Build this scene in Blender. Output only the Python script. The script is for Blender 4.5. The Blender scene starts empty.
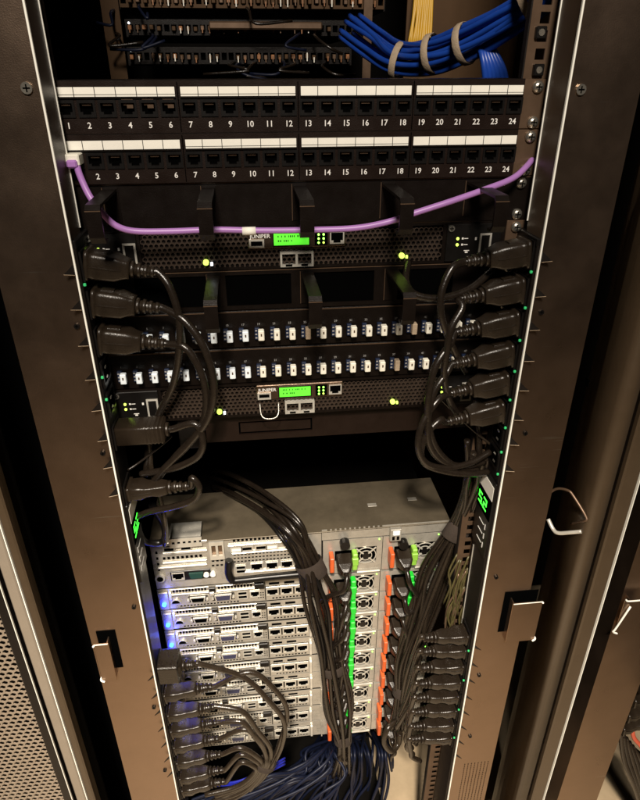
import bpy, bmesh, math, random
from mathutils import Vector, Matrix
R = random.Random(7)
sc = bpy.context.scene
COL = sc.collection

# ------------------------------------------------------------------ camera
H = 1.45                       # camera height above the floor (m)
FPX, PITCH, YAW, ROLL, CX = 614.39, .49476, .11255, -.0016, -.05184
_F = Vector((math.sin(YAW)*math.cos(PITCH), math.cos(YAW)*math.cos(PITCH), -math.sin(PITCH)))
_R0 = Vector((math.cos(YAW), -math.sin(YAW), 0)); _U0 = _R0.cross(_F)
_R = _R0*math.cos(ROLL) + _U0*math.sin(ROLL); _U = -_R0*math.sin(ROLL) + _U0*math.cos(ROLL)
cd = bpy.data.cameras.new('camera'); cam = bpy.data.objects.new('camera', cd); COL.objects.link(cam)
cd.sensor_fit = 'VERTICAL'; cd.sensor_height = 24; cd.lens = FPX/800*24; cd.clip_start = .02; cd.clip_end = 100
cam.matrix_world = Matrix(((_R.x, _U.x, -_F.x, CX), (_R.y, _U.y, -_F.y, 0), (_R.z, _U.z, -_F.z, H), (0, 0, 0, 1)))
sc.camera = cam

# ------------------------------------------------------------------ world, lamps, exposure
w = bpy.data.worlds.new('World'); sc.world = w; w.use_nodes = True
bg = w.node_tree.nodes['Background']; bg.inputs[0].default_value = (1, .86, .72, 1); bg.inputs[1].default_value = .003
def lamp(name, kind, loc, target, energy, color, **kw):
    l = bpy.data.lights.new(name, kind); l.energy = energy; l.color = color
    for k, v in kw.items(): setattr(l, k, v)
    o = bpy.data.objects.new(name, l); COL.objects.link(o); o.location = loc
    o.rotation_euler = (Vector(target) - Vector(loc)).to_track_quat('-Z', 'Y').to_euler(); return o
lamp('ceiling_downlight', 'SPOT', (-.20, -.80, 2.7), (-.02, .40, .0), 640, (1, .875, .72), spot_size=math.radians(44), spot_blend=1.0, shadow_soft_size=.07)
lamp('upper_rack_fill', 'AREA', (-.12, -1.0, 2.65), (.05, .65, 1.0), 51, (1, .90, .78), size=.35)  # added fill lamp that brightens the upper rack
sc.view_settings.view_transform = 'Standard'; sc.view_settings.look = 'None'
sc.view_settings.exposure = 0.0; sc.view_settings.gamma = 1; sc.view_settings.use_curve_mapping = False

# ------------------------------------------------------------------ measuring helpers (z is relative to the camera height)
def ray(u, v): return _F + _R*((u-320)/FPX) + _U*((400-v)/FPX)
def pt(u, v, Y):
    d = ray(u, v); k = Y/d.y; return Vector((CX+k*d.x, Y, k*d.z))
def ptx(u, v, X):
    d = ray(u, v); k = (X-CX)/d.x; return Vector((X, k*d.y, k*d.z))
UN = .04445
P, S, FF = .641, .7056, .585          # depth of the rack gear, the server backs and the cabinet's face
XC = .0113                            # middle of the cabinet opening
Z0 = -.0093                           # top of the upper patch panel
FLOOR = -H
# ------------------------------------------------------------------ materials
def mat(name, col, rough=.5, metal=0., var=.12, scale=40., bump=0., emit=0., coat=0., spec=.5, scratches=0., stretch=(1, 1, 1)):
    m = bpy.data.materials.new(name); m.use_nodes = True; nt = m.node_tree; b = nt.nodes['Principled BSDF']
    b.inputs['Base Color'].default_value = (*col, 1); b.inputs['Roughness'].default_value = rough
    b.inputs['Metallic'].default_value = metal; b.inputs['Coat Weight'].default_value = coat
    b.inputs['Specular IOR Level'].default_value = spec
    if emit:
        b.inputs['Emission Color'].default_value = (*col, 1); b.inputs['Emission Strength'].default_value = emit
        return m
    tc = nt.nodes.new('ShaderNodeTexCoord'); mp = nt.nodes.new('ShaderNodeMapping'); mp.inputs['Scale'].default_value = stretch
    nt.links.new(tc.outputs['Object'], mp.inputs[0])
    n = nt.nodes.new('ShaderNodeTexNoise'); n.inputs['Scale'].default_value = scale; n.inputs['Detail'].default_value = 6
    n.inputs['Roughness'].default_value = .65
    nt.links.new(mp.outputs[0], n.inputs['Vector'])
    mx = nt.nodes.new('ShaderNodeMix'); mx.data_type = 'RGBA'
    mx.inputs['A'].default_value = (*[max(0, c*(1-var*1.6)) for c in col], 1); mx.inputs['B'].default_value = (*[min(1, c*(1+var*1.6)) for c in col], 1)
    nt.links.new(n.outputs['Fac'], mx.inputs['Factor'])
    last = mx.outputs['Result']
    if scratches:
        mp2 = nt.nodes.new('ShaderNodeMapping'); mp2.inputs['Scale'].default_value = (6, 6, 260); mp2.inputs['Rotation'].default_value = (0, .12, .05)
        nt.links.new(tc.outputs['Object'], mp2.inputs[0])
        n2 = nt.nodes.new('ShaderNodeTexNoise'); n2.inputs['Scale'].default_value = 1.6; n2.inputs['Detail'].default_value = 2
        nt.links.new(mp2.outputs[0], n2.inputs['Vector'])
        cr = nt.nodes.new('ShaderNodeValToRGB'); cr.color_ramp.elements[0].position = .66; cr.color_ramp.elements[1].position = .70
        nt.links.new(n2.outputs['Fac'], cr.inputs[0])
        n3 = nt.nodes.new('ShaderNodeTexNoise'); n3.inputs['Scale'].default_value = 9
        nt.links.new(tc.outputs['Object'], n3.inputs['Vector'])
        cr3 = nt.nodes.new('ShaderNodeValToRGB'); cr3.color_ramp.elements[0].position = .58; cr3.color_ramp.elements[1].position = .64
        nt.links.new(n3.outputs['Fac'], cr3.inputs[0])
        ml = nt.nodes.new('ShaderNodeMath'); ml.operation = 'MULTIPLY'; nt.links.new(cr.outputs[0], ml.inputs[0]); nt.links.new(cr3.outputs[0], ml.inputs[1])
        m3 = nt.nodes.new('ShaderNodeMath'); m3.operation = 'MULTIPLY'; m3.inputs[1].default_value = scratches; nt.links.new(ml.outputs[0], m3.inputs[0])
        mx2 = nt.nodes.new('ShaderNodeMix'); mx2.data_type = 'RGBA'; mx2.inputs['B'].default_value = (.35, .3, .25, 1)
        nt.links.new(m3.outputs[0], mx2.inputs['Factor']); nt.links.new(last, mx2.inputs['A']); last = mx2.outputs['Result']
    nt.links.new(last, b.inputs['Base Color'])
    rr = nt.nodes.new('ShaderNodeMapRange'); rr.inputs['To Min'].default_value = max(.05, rough-.1); rr.inputs['To Max'].default_value = min(1, rough+.12)
    nt.links.new(n.outputs['Fac'], rr.inputs['Value']); nt.links.new(rr.outputs[0], b.inputs['Roughness'])
    if bump:
        bp = nt.nodes.new('ShaderNodeBump'); bp.inputs['Strength'].default_value = bump; bp.inputs['Distance'].default_value = .001
        n4 = nt.nodes.new('ShaderNodeTexNoise'); n4.inputs['Scale'].default_value = 900; n4.inputs['Detail'].default_value = 2
        nt.links.new(tc.outputs['Object'], n4.inputs['Vector'])
        nt.links.new(n4.outputs['Fac'], bp.inputs['Height']); nt.links.new(bp.outputs[0], b.inputs['Normal'])
    return m
M = dict(
 coat=mat('brushed_brown_metal', (.285, .203, .148), .30, .97, .14, 14, .12, scratches=1.),
 coat_dark=mat('powder_coat_black', (.008, .006, .005), .42, 0, .15, 30, .2, spec=.3),
 post=mat('post_paint', (.060, .040, .023), .34, 0, .12, 20, .2),
 edge=mat('bare_metal_edge', (.88, .86, .78), .4, .0, .04, 60),
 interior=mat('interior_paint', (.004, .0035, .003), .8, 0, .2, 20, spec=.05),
 wall=mat('interior_brown_paint', (.075, .040, .017), .6, 0, .25, 8, spec=.2),
 panel=mat('rack_panel_paint', (.0055, .0035, .0026), .34, 0, .2, 50, .2, spec=.25),
 panel_face=mat('patch_face_plastic', (.011, .006, .0042), .36, 0, .2, 60, .2, spec=.25),
 ear=mat('panel_ear_metal', (.14, .088, .055), .36, .5, .2, 40),
 black=mat('black_plastic', (.005, .0042, .0038), .34, 0, .2, 80, spec=.35),
 flange=mat('return_flange_paint', (.055, .034, .020), .4, 0, .2, 20, .1),
 inkdim=mat('grey_print', (.30, .29, .28), .6, 0, .03, 60),
 grille=mat('grille_metal', (.050, .035, .026), .38, .3, .2, 60),
 amber=mat('amber_plastic', (.30, .13, .05), .4, 0, .3, 90),
 hole=mat('deep_black', (.0012, .0012, .0012), .9, 0, .1, 10, spec=0.),  # unreflecting black; the shade inside openings is put into its colour
 rubber=mat('cord_rubber', (.012, .0085, .006), .25, 0, .25, 120, .2),
 plug_lit=mat('plug_lit_rubber', (.013, .009, .006), .27, 0, .3, 60, .3),  # copy of the plug rubber, toned for the strong light on the low rows
 lid=mat('server_lid_steel', (.115, .094, .064), .44, .3, .40, 14, .15, scratches=.3),
 plug=mat('plug_rubber', (.016, .011, .007), .30, 0, .3, 60, .3),
 cord_pale=mat('cord_pale_lit_rubber', (.021, .015, .010), .25, 0, .3, 120, .2),  # paler cord copy; light falling on the low cords is in its colour
 steel=mat('galvanised_steel', (.40, .375, .325), .28, .4, .28, 55),
 zinc=mat('zinc_bright', (.60, .575, .51), .24, .4, .2, 70),
 screw=mat('screw_metal', (.62, .58, .5), .25, .9, .1, 90),
 paper=mat('label_paper', (.88, .85, .76), .7, 0, .05, 90),
 ink=mat('white_ink', (.80, .78, .74), .6, 0, .03, 60),
 cream=mat('cream_dust_cap', (.82, .79, .68), .45, 0, .08, 60),
 white_cap=mat('white_dust_cap', (.78, .85, .92), .45, 0, .08, 60),
 blue_adapter=mat('blue_adapter', (.008, .016, .045), .35, 0, .1, 60),
 lcd=mat('lcd_green', (.09, .70, .03), .4, emit=1.05),
 lcdtext=mat('lcd_text', (.02, .12, .01), .5, 0, .05, 50),
 led_green=mat('led_green', (.25, 1, .08), .4, emit=5),
 led_yellow=mat('led_yellow_green', (.65, 1, .12), .4, emit=1.8),
 led_teal=mat('led_teal_green', (.03, .40, .12), .4, emit=.4),
 led_white=mat('led_white', (.9, .95, 1), .4, emit=3),
 led_red=mat('led_red', (1, .12, .03), .4, emit=2.5),
 led_blue=mat('led_blue', (.004, .014, 1), .4, emit=70),
 seg=mat('segment_green', (.06, .75, .05), .4, emit=1.6),
 orange=mat('orange_plastic', (.60, .105, .025), .42, 0, .15, 60),
 green=mat('green_plastic', (.014, .56, .035), .38, 0, .15, 60),
 lime=mat('lime_plastic', (.25, .52, .06), .4, 0, .15, 60),
 vga_blue=mat('blue_socket', (.035, .036, .075), .4, 0, .1, 60),
 teal=mat('teal_socket', (.010, .05, .040), .4, 0, .1, 60),
 blue_cable=mat('blue_cable_jacket', (.012, .06, .36), .36, 0, .15, 50),
 navy_cable=mat('navy_cable_jacket', (.0035, .006, .019), .48, 0, .35, 50, spec=.3),
 bright_blue=mat('bright_blue_cable', (.012, .018, .28), .35, 0, .15, 50),
 yellow=mat('yellow_fibre_jacket', (.62, .36, .035), .42, 0, .12, 50),
 purple=mat('purple_cable_jacket', (.38, .18, .48), .38, 0, .08, 50),
 red_cable=mat('red_cable_jacket', (.6, .10, .05), .4, 0, .1, 50),
 velcro=mat('velcro_brown', (.030, .020, .014), .85, 0, .3, 200, .6),
 velcro_tan=mat('velcro_tan', (.38, .29, .20), .8, 0, .2, 200, .6),
 olive=mat('yellow_green_sleeve', (.060, .050, .018), .4, 0, .5, 80),
 floor=mat('floor_tile', (.40, .31, .20), .5, 0, .3, 9),
 mesh_paint=mat('door_mesh_paint', (.27, .215, .16), .42, 0, .12, 40, .2),
 door_frame=mat('door_frame_paint', (.24, .20, .155), .4, 0, .12, 25, .2),
 card=mat('green_circuit', (.03, .10, .06), .4, 0, .2, 120),
 plastic_bag=mat('clear_bag', (.75, .74, .72), .2, 0, .2, 40),
)
# ------------------------------------------------------------------ mesh builder
WL = {}                                # world place (camera-height z) of every object's origin
class MB:
    def __init__(s): s.v = []; s.f = []; s.sm = []; s.mi = []; s.cur = 0; s.mats = []
    def use(s, m):
        if m not in s.mats: s.mats.append(m)
        s.cur = s.mats.index(m); return s
    def face(s, idx, smooth=False): s.f.append(idx); s.sm.append(smooth); s.mi.append(s.cur)
    def quad(s, a, b, c, d):
        n = len(s.v); s.v += [tuple(a), tuple(b), tuple(c), tuple(d)]; s.face((n, n+1, n+2, n+3))
    def box(s, x0, x1, y0, y1, z0, z1):
        n = len(s.v)
        s.v += [(x, y, z) for x in (x0, x1) for y in (y0, y1) for z in (z0, z1)]
        for q in ((0, 1, 3, 2), (4, 6, 7, 5), (0, 4, 5, 1), (2, 3, 7, 6), (0, 2, 6, 4), (1, 5, 7, 3)): s.face(tuple(n+i for i in q))
        return s
    def bbox(s, x0, x1, y0, y1, z0, z1, b=.001):          # box with chamfered edges
        n = len(s.v); xs = (x0, x1); ys = (y0, y1); zs = (z0, z1); ix = {}
        for i in (0, 1):
            for j in (0, 1):
                for k in (0, 1):
                    X, Y, Z = xs[i], ys[j], zs[k]; dx, dy, dz = (b if i == 0 else -b), (b if j == 0 else -b), (b if k == 0 else -b)
                    for a, p in (('x', (X, Y+dy, Z+dz)), ('y', (X+dx, Y, Z+dz)), ('z', (X+dx, Y+dy, Z))):
                        ix[(i, j, k, a)] = len(s.v); s.v.append(p)
        g = lambda i, j, k, a: ix[(i, j, k, a)]
        for i in (0, 1): s.face((g(i,0,0,'x'), g(i,0,1,'x'), g(i,1,1,'x'), g(i,1,0,'x')))
        for j in (0, 1): s.face((g(0,j,0,'y'), g(1,j,0,'y'), g(1,j,1,'y'), g(0,j,1,'y')))
        for k in (0, 1): s.face((g(0,0,k,'z'), g(0,1,k,'z'), g(1,1,k,'z'), g(1,0,k,'z')))
        for i in (0, 1):
            for j in (0, 1): s.face((g(i,j,0,'x'), g(i,j,1,'x'), g(i,j,1,'y'), g(i,j,0,'y')))
        for i in (0, 1):
            for k in (0, 1): s.face((g(i,0,k,'x'), g(i,1,k,'x'), g(i,1,k,'z'), g(i,0,k,'z')))
        for j in (0, 1):
            for k in (0, 1): s.face((g(0,j,k,'y'), g(1,j,k,'y'), g(1,j,k,'z'), g(0,j,k,'z')))
        for i in (0, 1):
            for j in (0, 1):
                for k in (0, 1): s.face((g(i,j,k,'x'), g(i,j,k,'y'), g(i,j,k,'z')))
        return s
    def loft(s, rings, smooth=True, caps=True):           # rings: equal-length lists of points
        n0 = len(s.v); m = len(rings[0])
        for r in rings: s.v += [tuple(p) for p in r]
        for i in range(len(rings)-1):
            for j in range(m):
                a = n0+i*m+j; b = n0+i*m+(j+1) % m; s.face((a, b, b+m, a+m), smooth)
        if caps: s.face(tuple(n0+j for j in range(m))[::-1]); s.face(tuple(n0+(len(rings)-1)*m+j for j in range(m)))
        return s
    def tube(s, pts, r, seg=8, caps=True):
        pts = [Vector(p) for p in pts]; rings = []; nrm = None
        for i, p in enumerate(pts):
            t = (pts[min(i+1, len(pts)-1)] - pts[max(i-1, 0)]).normalized()
            if nrm is None:
                nrm = t.cross(Vector((0, 0, 1)));
                if nrm.length < .1: nrm = t.cross(Vector((1, 0, 0)))
                nrm.normalize()
            else:
                nrm = (nrm - t*nrm.dot(t));
                nrm = nrm.normalized() if nrm.length > 1e-6 else t.orthogonal().normalized()
            bi = t.cross(nrm); rr = r[i] if isinstance(r, (list, tuple)) else r
            rings.append([p + (nrm*math.cos(2*math.pi*k/seg) + bi*math.sin(2*math.pi*k/seg))*rr for k in range(seg)])
        return s.loft(rings, True, caps)
    def disc(s, c, r, y0, y1, seg=14):                    # short cylinder along y
        ring = lambda y, q: [(c[0]+q*math.cos(2*math.pi*k/seg), y, c[1]+q*math.sin(2*math.pi*k/seg)) for k in range(seg)]
        return s.loft([ring(y0, r), ring(y1, r)], False)
    def prism(s, poly, y0, y1):                           # polygon in x,z extruded along y
        return s.loft([[(x, y0, z) for x, z in poly], [(x, y1, z) for x, z in poly]], False)
    def prismx(s, poly, x0, x1):                          # polygon in y,z extruded along x
        return s.loft([[(x0, y, z) for y, z in poly], [(x1, y, z) for y, z in poly]], False)
    def prismz(s, poly, z0, z1):
        return s.loft([[(x, y, z0) for x, y in poly], [(x, y, z1) for x, y in poly]], False)
    def plate(s, x0, x1, z0, z1, holes, y, t, back=None):  # plate with rectangular holes; hole = (x0,x1,z0,z1)
        xs = sorted({x0, x1, *[round(h[0], 6) for h in holes], *[round(h[1], 6) for h in holes]})
        zs = sorted({z0, z1, *[round(h[2], 6) for h in holes], *[round(h[3], 6) for h in holes]})
        nx, nz = len(xs)-1, len(zs)-1
        sol = [[True]*nz for _ in range(nx)]
        for i in range(nx):
            cx = (xs[i]+xs[i+1])/2
            hs = [h for h in holes if h[0] < cx < h[1]]
            for j in range(nz):
                cz = (zs[j]+zs[j+1])/2
                if any(h[2] < cz < h[3] for h in hs): sol[i][j] = False
        for i in range(nx):
            j = 0
            while j < nz:
                if not sol[i][j]: j += 1; continue
                k = j
                while k+1 < nz and sol[i][k+1]: k += 1
                s.quad((xs[i], y, zs[j]), (xs[i+1], y, zs[j]), (xs[i+1], y, zs[k+1]), (xs[i], y, zs[k+1])); j = k+1
        so = lambda i, j: 0 <= i < nx and 0 <= j < nz and sol[i][j]
        for i in range(nx):
            for j in range(nz):
                if not sol[i][j]: continue
                if not so(i-1, j): s.quad((xs[i], y, zs[j]), (xs[i], y, zs[j+1]), (xs[i], y+t, zs[j+1]), (xs[i], y+t, zs[j]))
                if not so(i+1, j): s.quad((xs[i+1], y, zs[j]), (xs[i+1], y+t, zs[j]), (xs[i+1], y+t, zs[j+1]), (xs[i+1], y, zs[j+1]))
                if not so(i, j-1): s.quad((xs[i], y, zs[j]), (xs[i], y+t, zs[j]), (xs[i+1], y+t, zs[j]), (xs[i+1], y, zs[j]))
                if not so(i, j+1): s.quad((xs[i], y, zs[j+1]), (xs[i+1], y, zs[j+1]), (xs[i+1], y+t, zs[j+1]), (xs[i], y+t, zs[j+1]))
        if back is not None:
            s.use(back); s.quad((x0, y+t, z0), (x1, y+t, z0), (x1, y+t, z1), (x0, y+t, z1))
        return s
    def hexes(s, x0, x1, z0, z1, pitch, rh, y, t, flip=False):   # sheet of hexagonal holes
        dx, dz = pitch, pitch*math.sqrt(3)/2; j = 0; z = z0
        while z <= z1:
            x = x0 + (dx/2 if j % 2 else 0)
            while x <= x1:
                n = len(s.v)
                for rad, yy in ((pitch/math.sqrt(3)*1.001, y), (rh, y), (rh, y+t)):
                    for k in range(6):
                        a = math.radians(60*k+30); s.v.append((x+rad*math.cos(a), yy, z+rad*math.sin(a)))
                for k in range(6):
                    l = (k+1) % 6
                    s.face((n+k, n+l, n+6+l, n+6+k)); s.face((n+6+k, n+6+l, n+12+l, n+12+k))
                x += dx
            z += dz; j += 1
        return s
    def mesh(s, name, org=(0, 0, 0)):
        me = bpy.data.meshes.new(name); o = Vector(org)
        me.from_pydata([tuple(Vector(p)-o) for p in s.v], [], s.f)
        for m in s.mats: me.materials.append(M[m])
        me.polygons.foreach_set('use_smooth', s.sm); me.polygons.foreach_set('material_index', s.mi)
        bm = bmesh.new(); bm.from_mesh(me); bmesh.ops.recalc_face_normals(bm, faces=bm.faces); bm.to_mesh(me); bm.free()
        me.update(); return me
def mb(m): return MB().use(m)
def link(name, data, parent, loc):
    """loc is the place of the origin in the scene (z counted from camera height)"""
    o = bpy.data.objects.new(name, data); COL.objects.link(o); loc = Vector(loc)
    if parent is None: o.location = (loc.x, loc.y, loc.z+H)
    else: o.parent = parent; o.location = loc - WL[parent.name]
    WL[o.name] = loc; return o
def thing(name, label, cat, loc, group=None):
    return tag(link(name, None, None, loc), label, cat, group)
def tag(o, label, cat, group=None):
    o['label'] = label; o['category'] = cat
    if group: o['group'] = group
    if o.type == 'EMPTY': o.empty_display_size = .02
    return o
def part(name, b, parent, org=None, kind=None):
    if org is None: org = WL[parent.name]
    o = link(name, b.mesh(name, org), parent, org)
    if kind: o['kind'] = kind
    return o
def solo(name, b, label, cat, org, group=None):
    o = link(name, b.mesh(name, org), None, org); return tag(o, label, cat, group)
def inst(name, me, parent, loc): return link(name, me, parent, loc)
def copy_tree(o, parent=None):
    c = o.copy(); COL.objects.link(c); WL[c.name] = WL[o.name].copy()
    if parent is not None: c.parent = parent
    for ch in list(o.children): copy_tree(ch, c)
    return c
def smooth_path(pts, n=8):
    pts = [Vector(p) for p in pts]
    if len(pts) < 3: return [pts[0].lerp(pts[-1], i/n) for i in range(n+1)]
    q = [pts[0]*2-pts[1]] + pts + [pts[-1]*2-pts[-2]]; out = []
    for i in range(1, len(q)-2):
        a, b, c, d = q[i-1:i+3]
        for k in range(n):
            t = k/n; out.append(.5*((2*b) + (c-a)*t + (2*a-5*b+4*c-d)*t*t + (3*b-a-3*c+d)*t**3))
    out.append(pts[-1]); return out
_TX = {}
def text_mesh(s, size, m, align='CENTER'):
    key = (s, size, m)
    if key not in _TX:
        cu = bpy.data.curves.new('print', 'FONT'); cu.body = s; cu.size = size; cu.align_x = align; cu.align_y = 'CENTER'; cu.resolution_u = 2; cu.offset = size*.012
        o = bpy.data.objects.new('print', cu); COL.objects.link(o); bpy.context.view_layer.update()
        me = bpy.data.meshes.new_from_object(o.evaluated_get(bpy.context.evaluated_depsgraph_get()))
        me.transform(Matrix.Rotation(math.pi/2, 4, 'X')); me.materials.clear(); me.materials.append(M[m]); me.name = 'print'
        COL.objects.unlink(o); bpy.data.objects.remove(o); bpy.data.curves.remove(cu); _TX[key] = me
    return _TX[key]
def screw_mesh(r, m='screw'):
    b = mb(m).disc((0, 0), r, -.0018, 0, 12)
    b.use('hole').box(-r*.62, r*.62, -.0021, -.0017, -r*.12, r*.12).box(-r*.12, r*.12, -.0021, -.0017, -r*.62, r*.62)
    return b.mesh('screw')
SCREW = screw_mesh(.0046); SCREW_S = screw_mesh(.0034); SCREW_DK = screw_mesh(.0028, 'black')
def pan_screw():
    b = mb('screw'); rings = []
    for y, r in ((0, .0058), (-.002, .0056), (-.0038, .0040), (-.0045, .0018)):
        rings.append([(r*math.cos(k*math.pi/6), y, r*math.sin(k*math.pi/6)) for k in range(12)])
    b.loft(rings); b.use('hole').box(-.003, .003, -.0047, -.004, -.0006, .0006).box(-.0006, .0006, -.0047, -.004, -.003, .003)
    return b.mesh('screw')
PAN = pan_screw()
# ------------------------------------------------------------------ the setting
fl = mb('floor').box(-2.2, 2.2, -1.6, 2.2, FLOOR-.03, FLOOR)
o = part('floor', fl, None, (0, 0, FLOOR)); o['kind'] = 'structure'
bk = mb('wall').box(-2.2, 2.2, 2.2, 2.26, FLOOR+.002, .7)
o = part('wall', bk, None, (0, 2.2, FLOOR)); o['kind'] = 'structure'

# ------------------------------------------------------------------ the cabinet
XL, XR = -.2144, .2371                # inner edges of the two face panels
XLO, XRO = -.286, .306                # their outer edges
ZB, ZT = FLOOR+.06, .62
cab = thing('server_cabinet', 'tall dark open server cabinet holding the patch panels, power strips and silver servers', 'server cabinet', (XC, .9, FLOOR))
def wedge_tab(sgn, z, w, h, lit=True):
    b = mb('coat_dark'); x = XL if sgn < 0 else XR; y = FF-.0022
    b.loft([[(x+sgn*.0012, y-.0002, z+h*.5), (x+sgn*.0012, y-.0002, z-h*.5), (x+sgn*w, y-.006, z-h*.25)],
            [(x+sgn*.0012, y-.0014, z+h*.5), (x+sgn*.0012, y-.0014, z-h*.5), (x+sgn*w, y-.0072, z-h*.25)]], False)
    if lit: b.use('velcro_tan').loft([[(x+sgn*.0012, y-.0016, z-h*.5), (x+sgn*.0012, y-.0016, z-h*.5-.0008), (x+sgn*.0012, y-.0026, z-h*.5)],
            [(x+sgn*w, y-.0074, z-h*.25), (x+sgn*w, y-.0074, z-h*.25-.0008), (x+sgn*w, y-.0084, z-h*.25)]], False)  # pale strip paints the lit lower edge of the tab
    return b
tabsL = [(66, 274), (73, 309), (80, 345), (87, 379), (93, 410), (99, 440), (106, 467), (111, 495)]
tabsL2 = [(149, 680), (152, 698), (155, 714.6), (158, 731), (161, 746.5), (164.6, 761), (167, 776)]
tabsR = [(552, 260.5), (546, 295.5), (539.5, 329), (534.5, 360), (529, 389.5), (524, 419), (517, 444), (514, 470)]
tabsR2 = [(484, 649), (481, 666), (478, 682), (475, 698.6), (472.6, 714), (470, 728.6), (468, 743), (465.6, 757)]
for sgn, xi, xo in ((-1, XL, XLO), (1, XR, XRO)):
    a, b_ = (xo, xi) if sgn < 0 else (xi, xo)
    holes = []
    if sgn > 0:                        # punched vent slots low on this panel
        for i in range(8):
            for j in range(46):
                hx = xi+.0195+i*.0058; hz = pt(480, 762, FF).z - j*.0058
                if hz > ZB+.02: holes.append((hx, hx+.0017, hz-.0036, hz))
    b = mb('coat').plate(a, b_, ZB, ZT, holes, FF, .0016, 'hole')
    b.use('coat').box(xo-(.0016 if sgn > 0 else 0), xo+(.0016 if sgn < 0 else 0), FF+.0017, FF+.12, ZB, ZT)
    fp = part('frame_panel', b, cab, (xi, FF, ZB))
    b = mb('edge').bbox(*sorted((xi-sgn*.0004, xi+sgn*.0014)), FF-.0018, FF+.001, ZB, ZT, .0003)
    part('edge_strip', b, fp)
    b = mb('flange').box(*sorted((xi+sgn*.0004, xi+sgn*.0020)), FF+.002, FF+.0395, ZB, ZT)
    part('return_flange', b, fp)
    b = mb('edge').box(*sorted((xi-sgn*.0006, xi+sgn*.0022)), FF+.0396, FF+.0412, (-.135 if sgn < 0 else -.14), ZT)
    part('flange_edge', b, fp)
    for (u, v) in (tabsL if sgn < 0 else tabsR): part('tie_tab', wedge_tab(sgn, pt(u, v, FF-.006).z+.003, .0095, .0100), fp)
    for (u, v) in (tabsL2 if sgn < 0 else tabsR2): part('tie_tab', wedge_tab(sgn, pt(u, v, FF-.006).z+.003, .0085, .0050, False), fp)
    scr = [(27, 88), (77, 326), (103, 453), (134, 607), (154, 707), (165, 770)] if sgn < 0 else [(580.5, 89.5), (541, 312), (525, 433), (496, 577), (479, 675), (470, 736)]
    for (u, v) in scr: inst('screw', SCREW_DK if v > 100 else SCREW, fp, pt(u, v, FF-.0002))
# door catches on the outer edges
def catch(u0, u1, v0, v1, sgn, fp):
    a = pt(u0, v0, FF-.012); c = pt(u1, v1, FF-.012); x0, x1, z1, z0 = a.x, c.x, a.z, c.z
    b = mb('coat').bbox(x0, x1, FF-.012, FF-.0102, z0, z1, .0005)
    b.box(x0+.001, x0+.0026, FF-.0101, FF-.0003, z0, z1) if sgn > 0 else b.box(x1-.0026, x1-.001, FF-.0101, FF-.0003, z0, z1)
    part('catch_cutout', mb('hole').box(*((x0+.003, x1+.008) if sgn < 0 else (x0-.008, x1-.003)), FF-.0006, FF-.0003, z0+.010, z1+.011), fp)
    o = part('door_catch', b, fp)
    xe = x0 if sgn < 0 else x1
    b = mb('edge').tube(smooth_path([(xe, FF-.013, z1-.002), (xe-sgn*.0012, FF-.010, z1-.008), (xe-sgn*.001, FF-.006, z0+.012), (xe+sgn*.001, FF-.012, z0+.003), (xe-sgn*.004, FF-.014, z0+.001)], 5), .0014, 6)
    b.box(x0+.001, x1-.001, FF-.0127, FF-.0121, z1-.0012, z1-.0001)
    part('catch_spring', b, o)
panels = [o for o in cab.children if o.name.startswith('frame_panel')]
catch(93, 117, 645, 680, -1, panels[0]); catch(513, 534, 604, 640, 1, panels[1])
# mounting rails with square holes
for sgn in (-1, 1):
    xm = sgn*.2325; holes = []; z = .56; k = 0
    while z > ZB+.05:
        holes.append((xm-.0047, xm+.0047, z-.0047, z+.0047)); k += 1; z -= UN/3
    b = mb('ear').plate(xm-.0135, xm+.0105, ZB, ZT, holes, P+.0035, .002, None)
    b.use('coat_dark').box(*sorted((xm-sgn*.0150, xm-sgn*.0136)), P+.0036, P+.012, ZB, ZT)
    rail = part('mounting_rail', b, cab, (xm, P, ZB))
    if sgn < 0: part('rail_hole_shade', mb('hole').box(xm-.0134, xm+.0104, P+.05, P+.052, ZB, ZT), rail)  # black sheet added so the rail holes look dark
    if sgn > 0:
        for u, v in ((540.5, 32.5), (538, 70)):
            c = pt(u, v, P+.002); b = mb('black').bbox(c.x-.0052, c.x+.0052, P-.0005, P+.006, c.z-.0052, c.z+.0052, .0008)
            b.use('screw').disc((c.x, c.z), .003, P-.0012, P-.0004, 10); part('cage_nut', b, rail)
# corner posts, side walls, back and roof
sec = [(.3645, .556), (.3515, .556), (.3468, .5585), (.3448, .564), (.3438, .576), (.3444, .588), (.3466, .604), (.3510, .622), (.3575, .640), (.3645, .655)]
b = mb('post').loft([[(x, y, z) for x, y in sec] for z in (ZB, ZT)], True); part('corner_post', b, cab, (.35, .56, ZB))
b = mb('post').bbox(-.3363, -.3262, .556, .566, ZB, ZT, .002); pl = part('corner_post', b, cab, (-.33, .56, ZB))
part('edge_strip', mb('edge').box(-.3376, -.3364, .5552, .558, ZB, ZT), pl)
part('side_wall', mb('interior').box(-.345, -.338, .75, 1.62, ZB, ZT), cab, (-.34, 1, ZB))
part('side_wall', mb('wall').box(.366, .373, .75, 1.62, ZB, ZT), cab, (.37, 1, ZB))
part('gap_shade_sheet', mb('hole').box(-.50, -.288, .70, .704, ZB, ZT), cab, (-.3, .7, ZB))  # added black sheet, stands for the shade in the open gap
part('gap_shade_sheet', mb('hole').box(.308, .344, .735, .739, ZB, ZT), cab, (.32, .7, ZB))  # black sheet put in for the shade beside the post
part('front_door', mb('interior').box(-.337, .365, 1.63, 1.65, ZB, ZT), cab, (0, 1.63, ZB))
part('roof', mb('interior').box(-.40, .44, .60, 1.66, ZT+.002, ZT+.03), cab, (0, 1, ZT))
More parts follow.
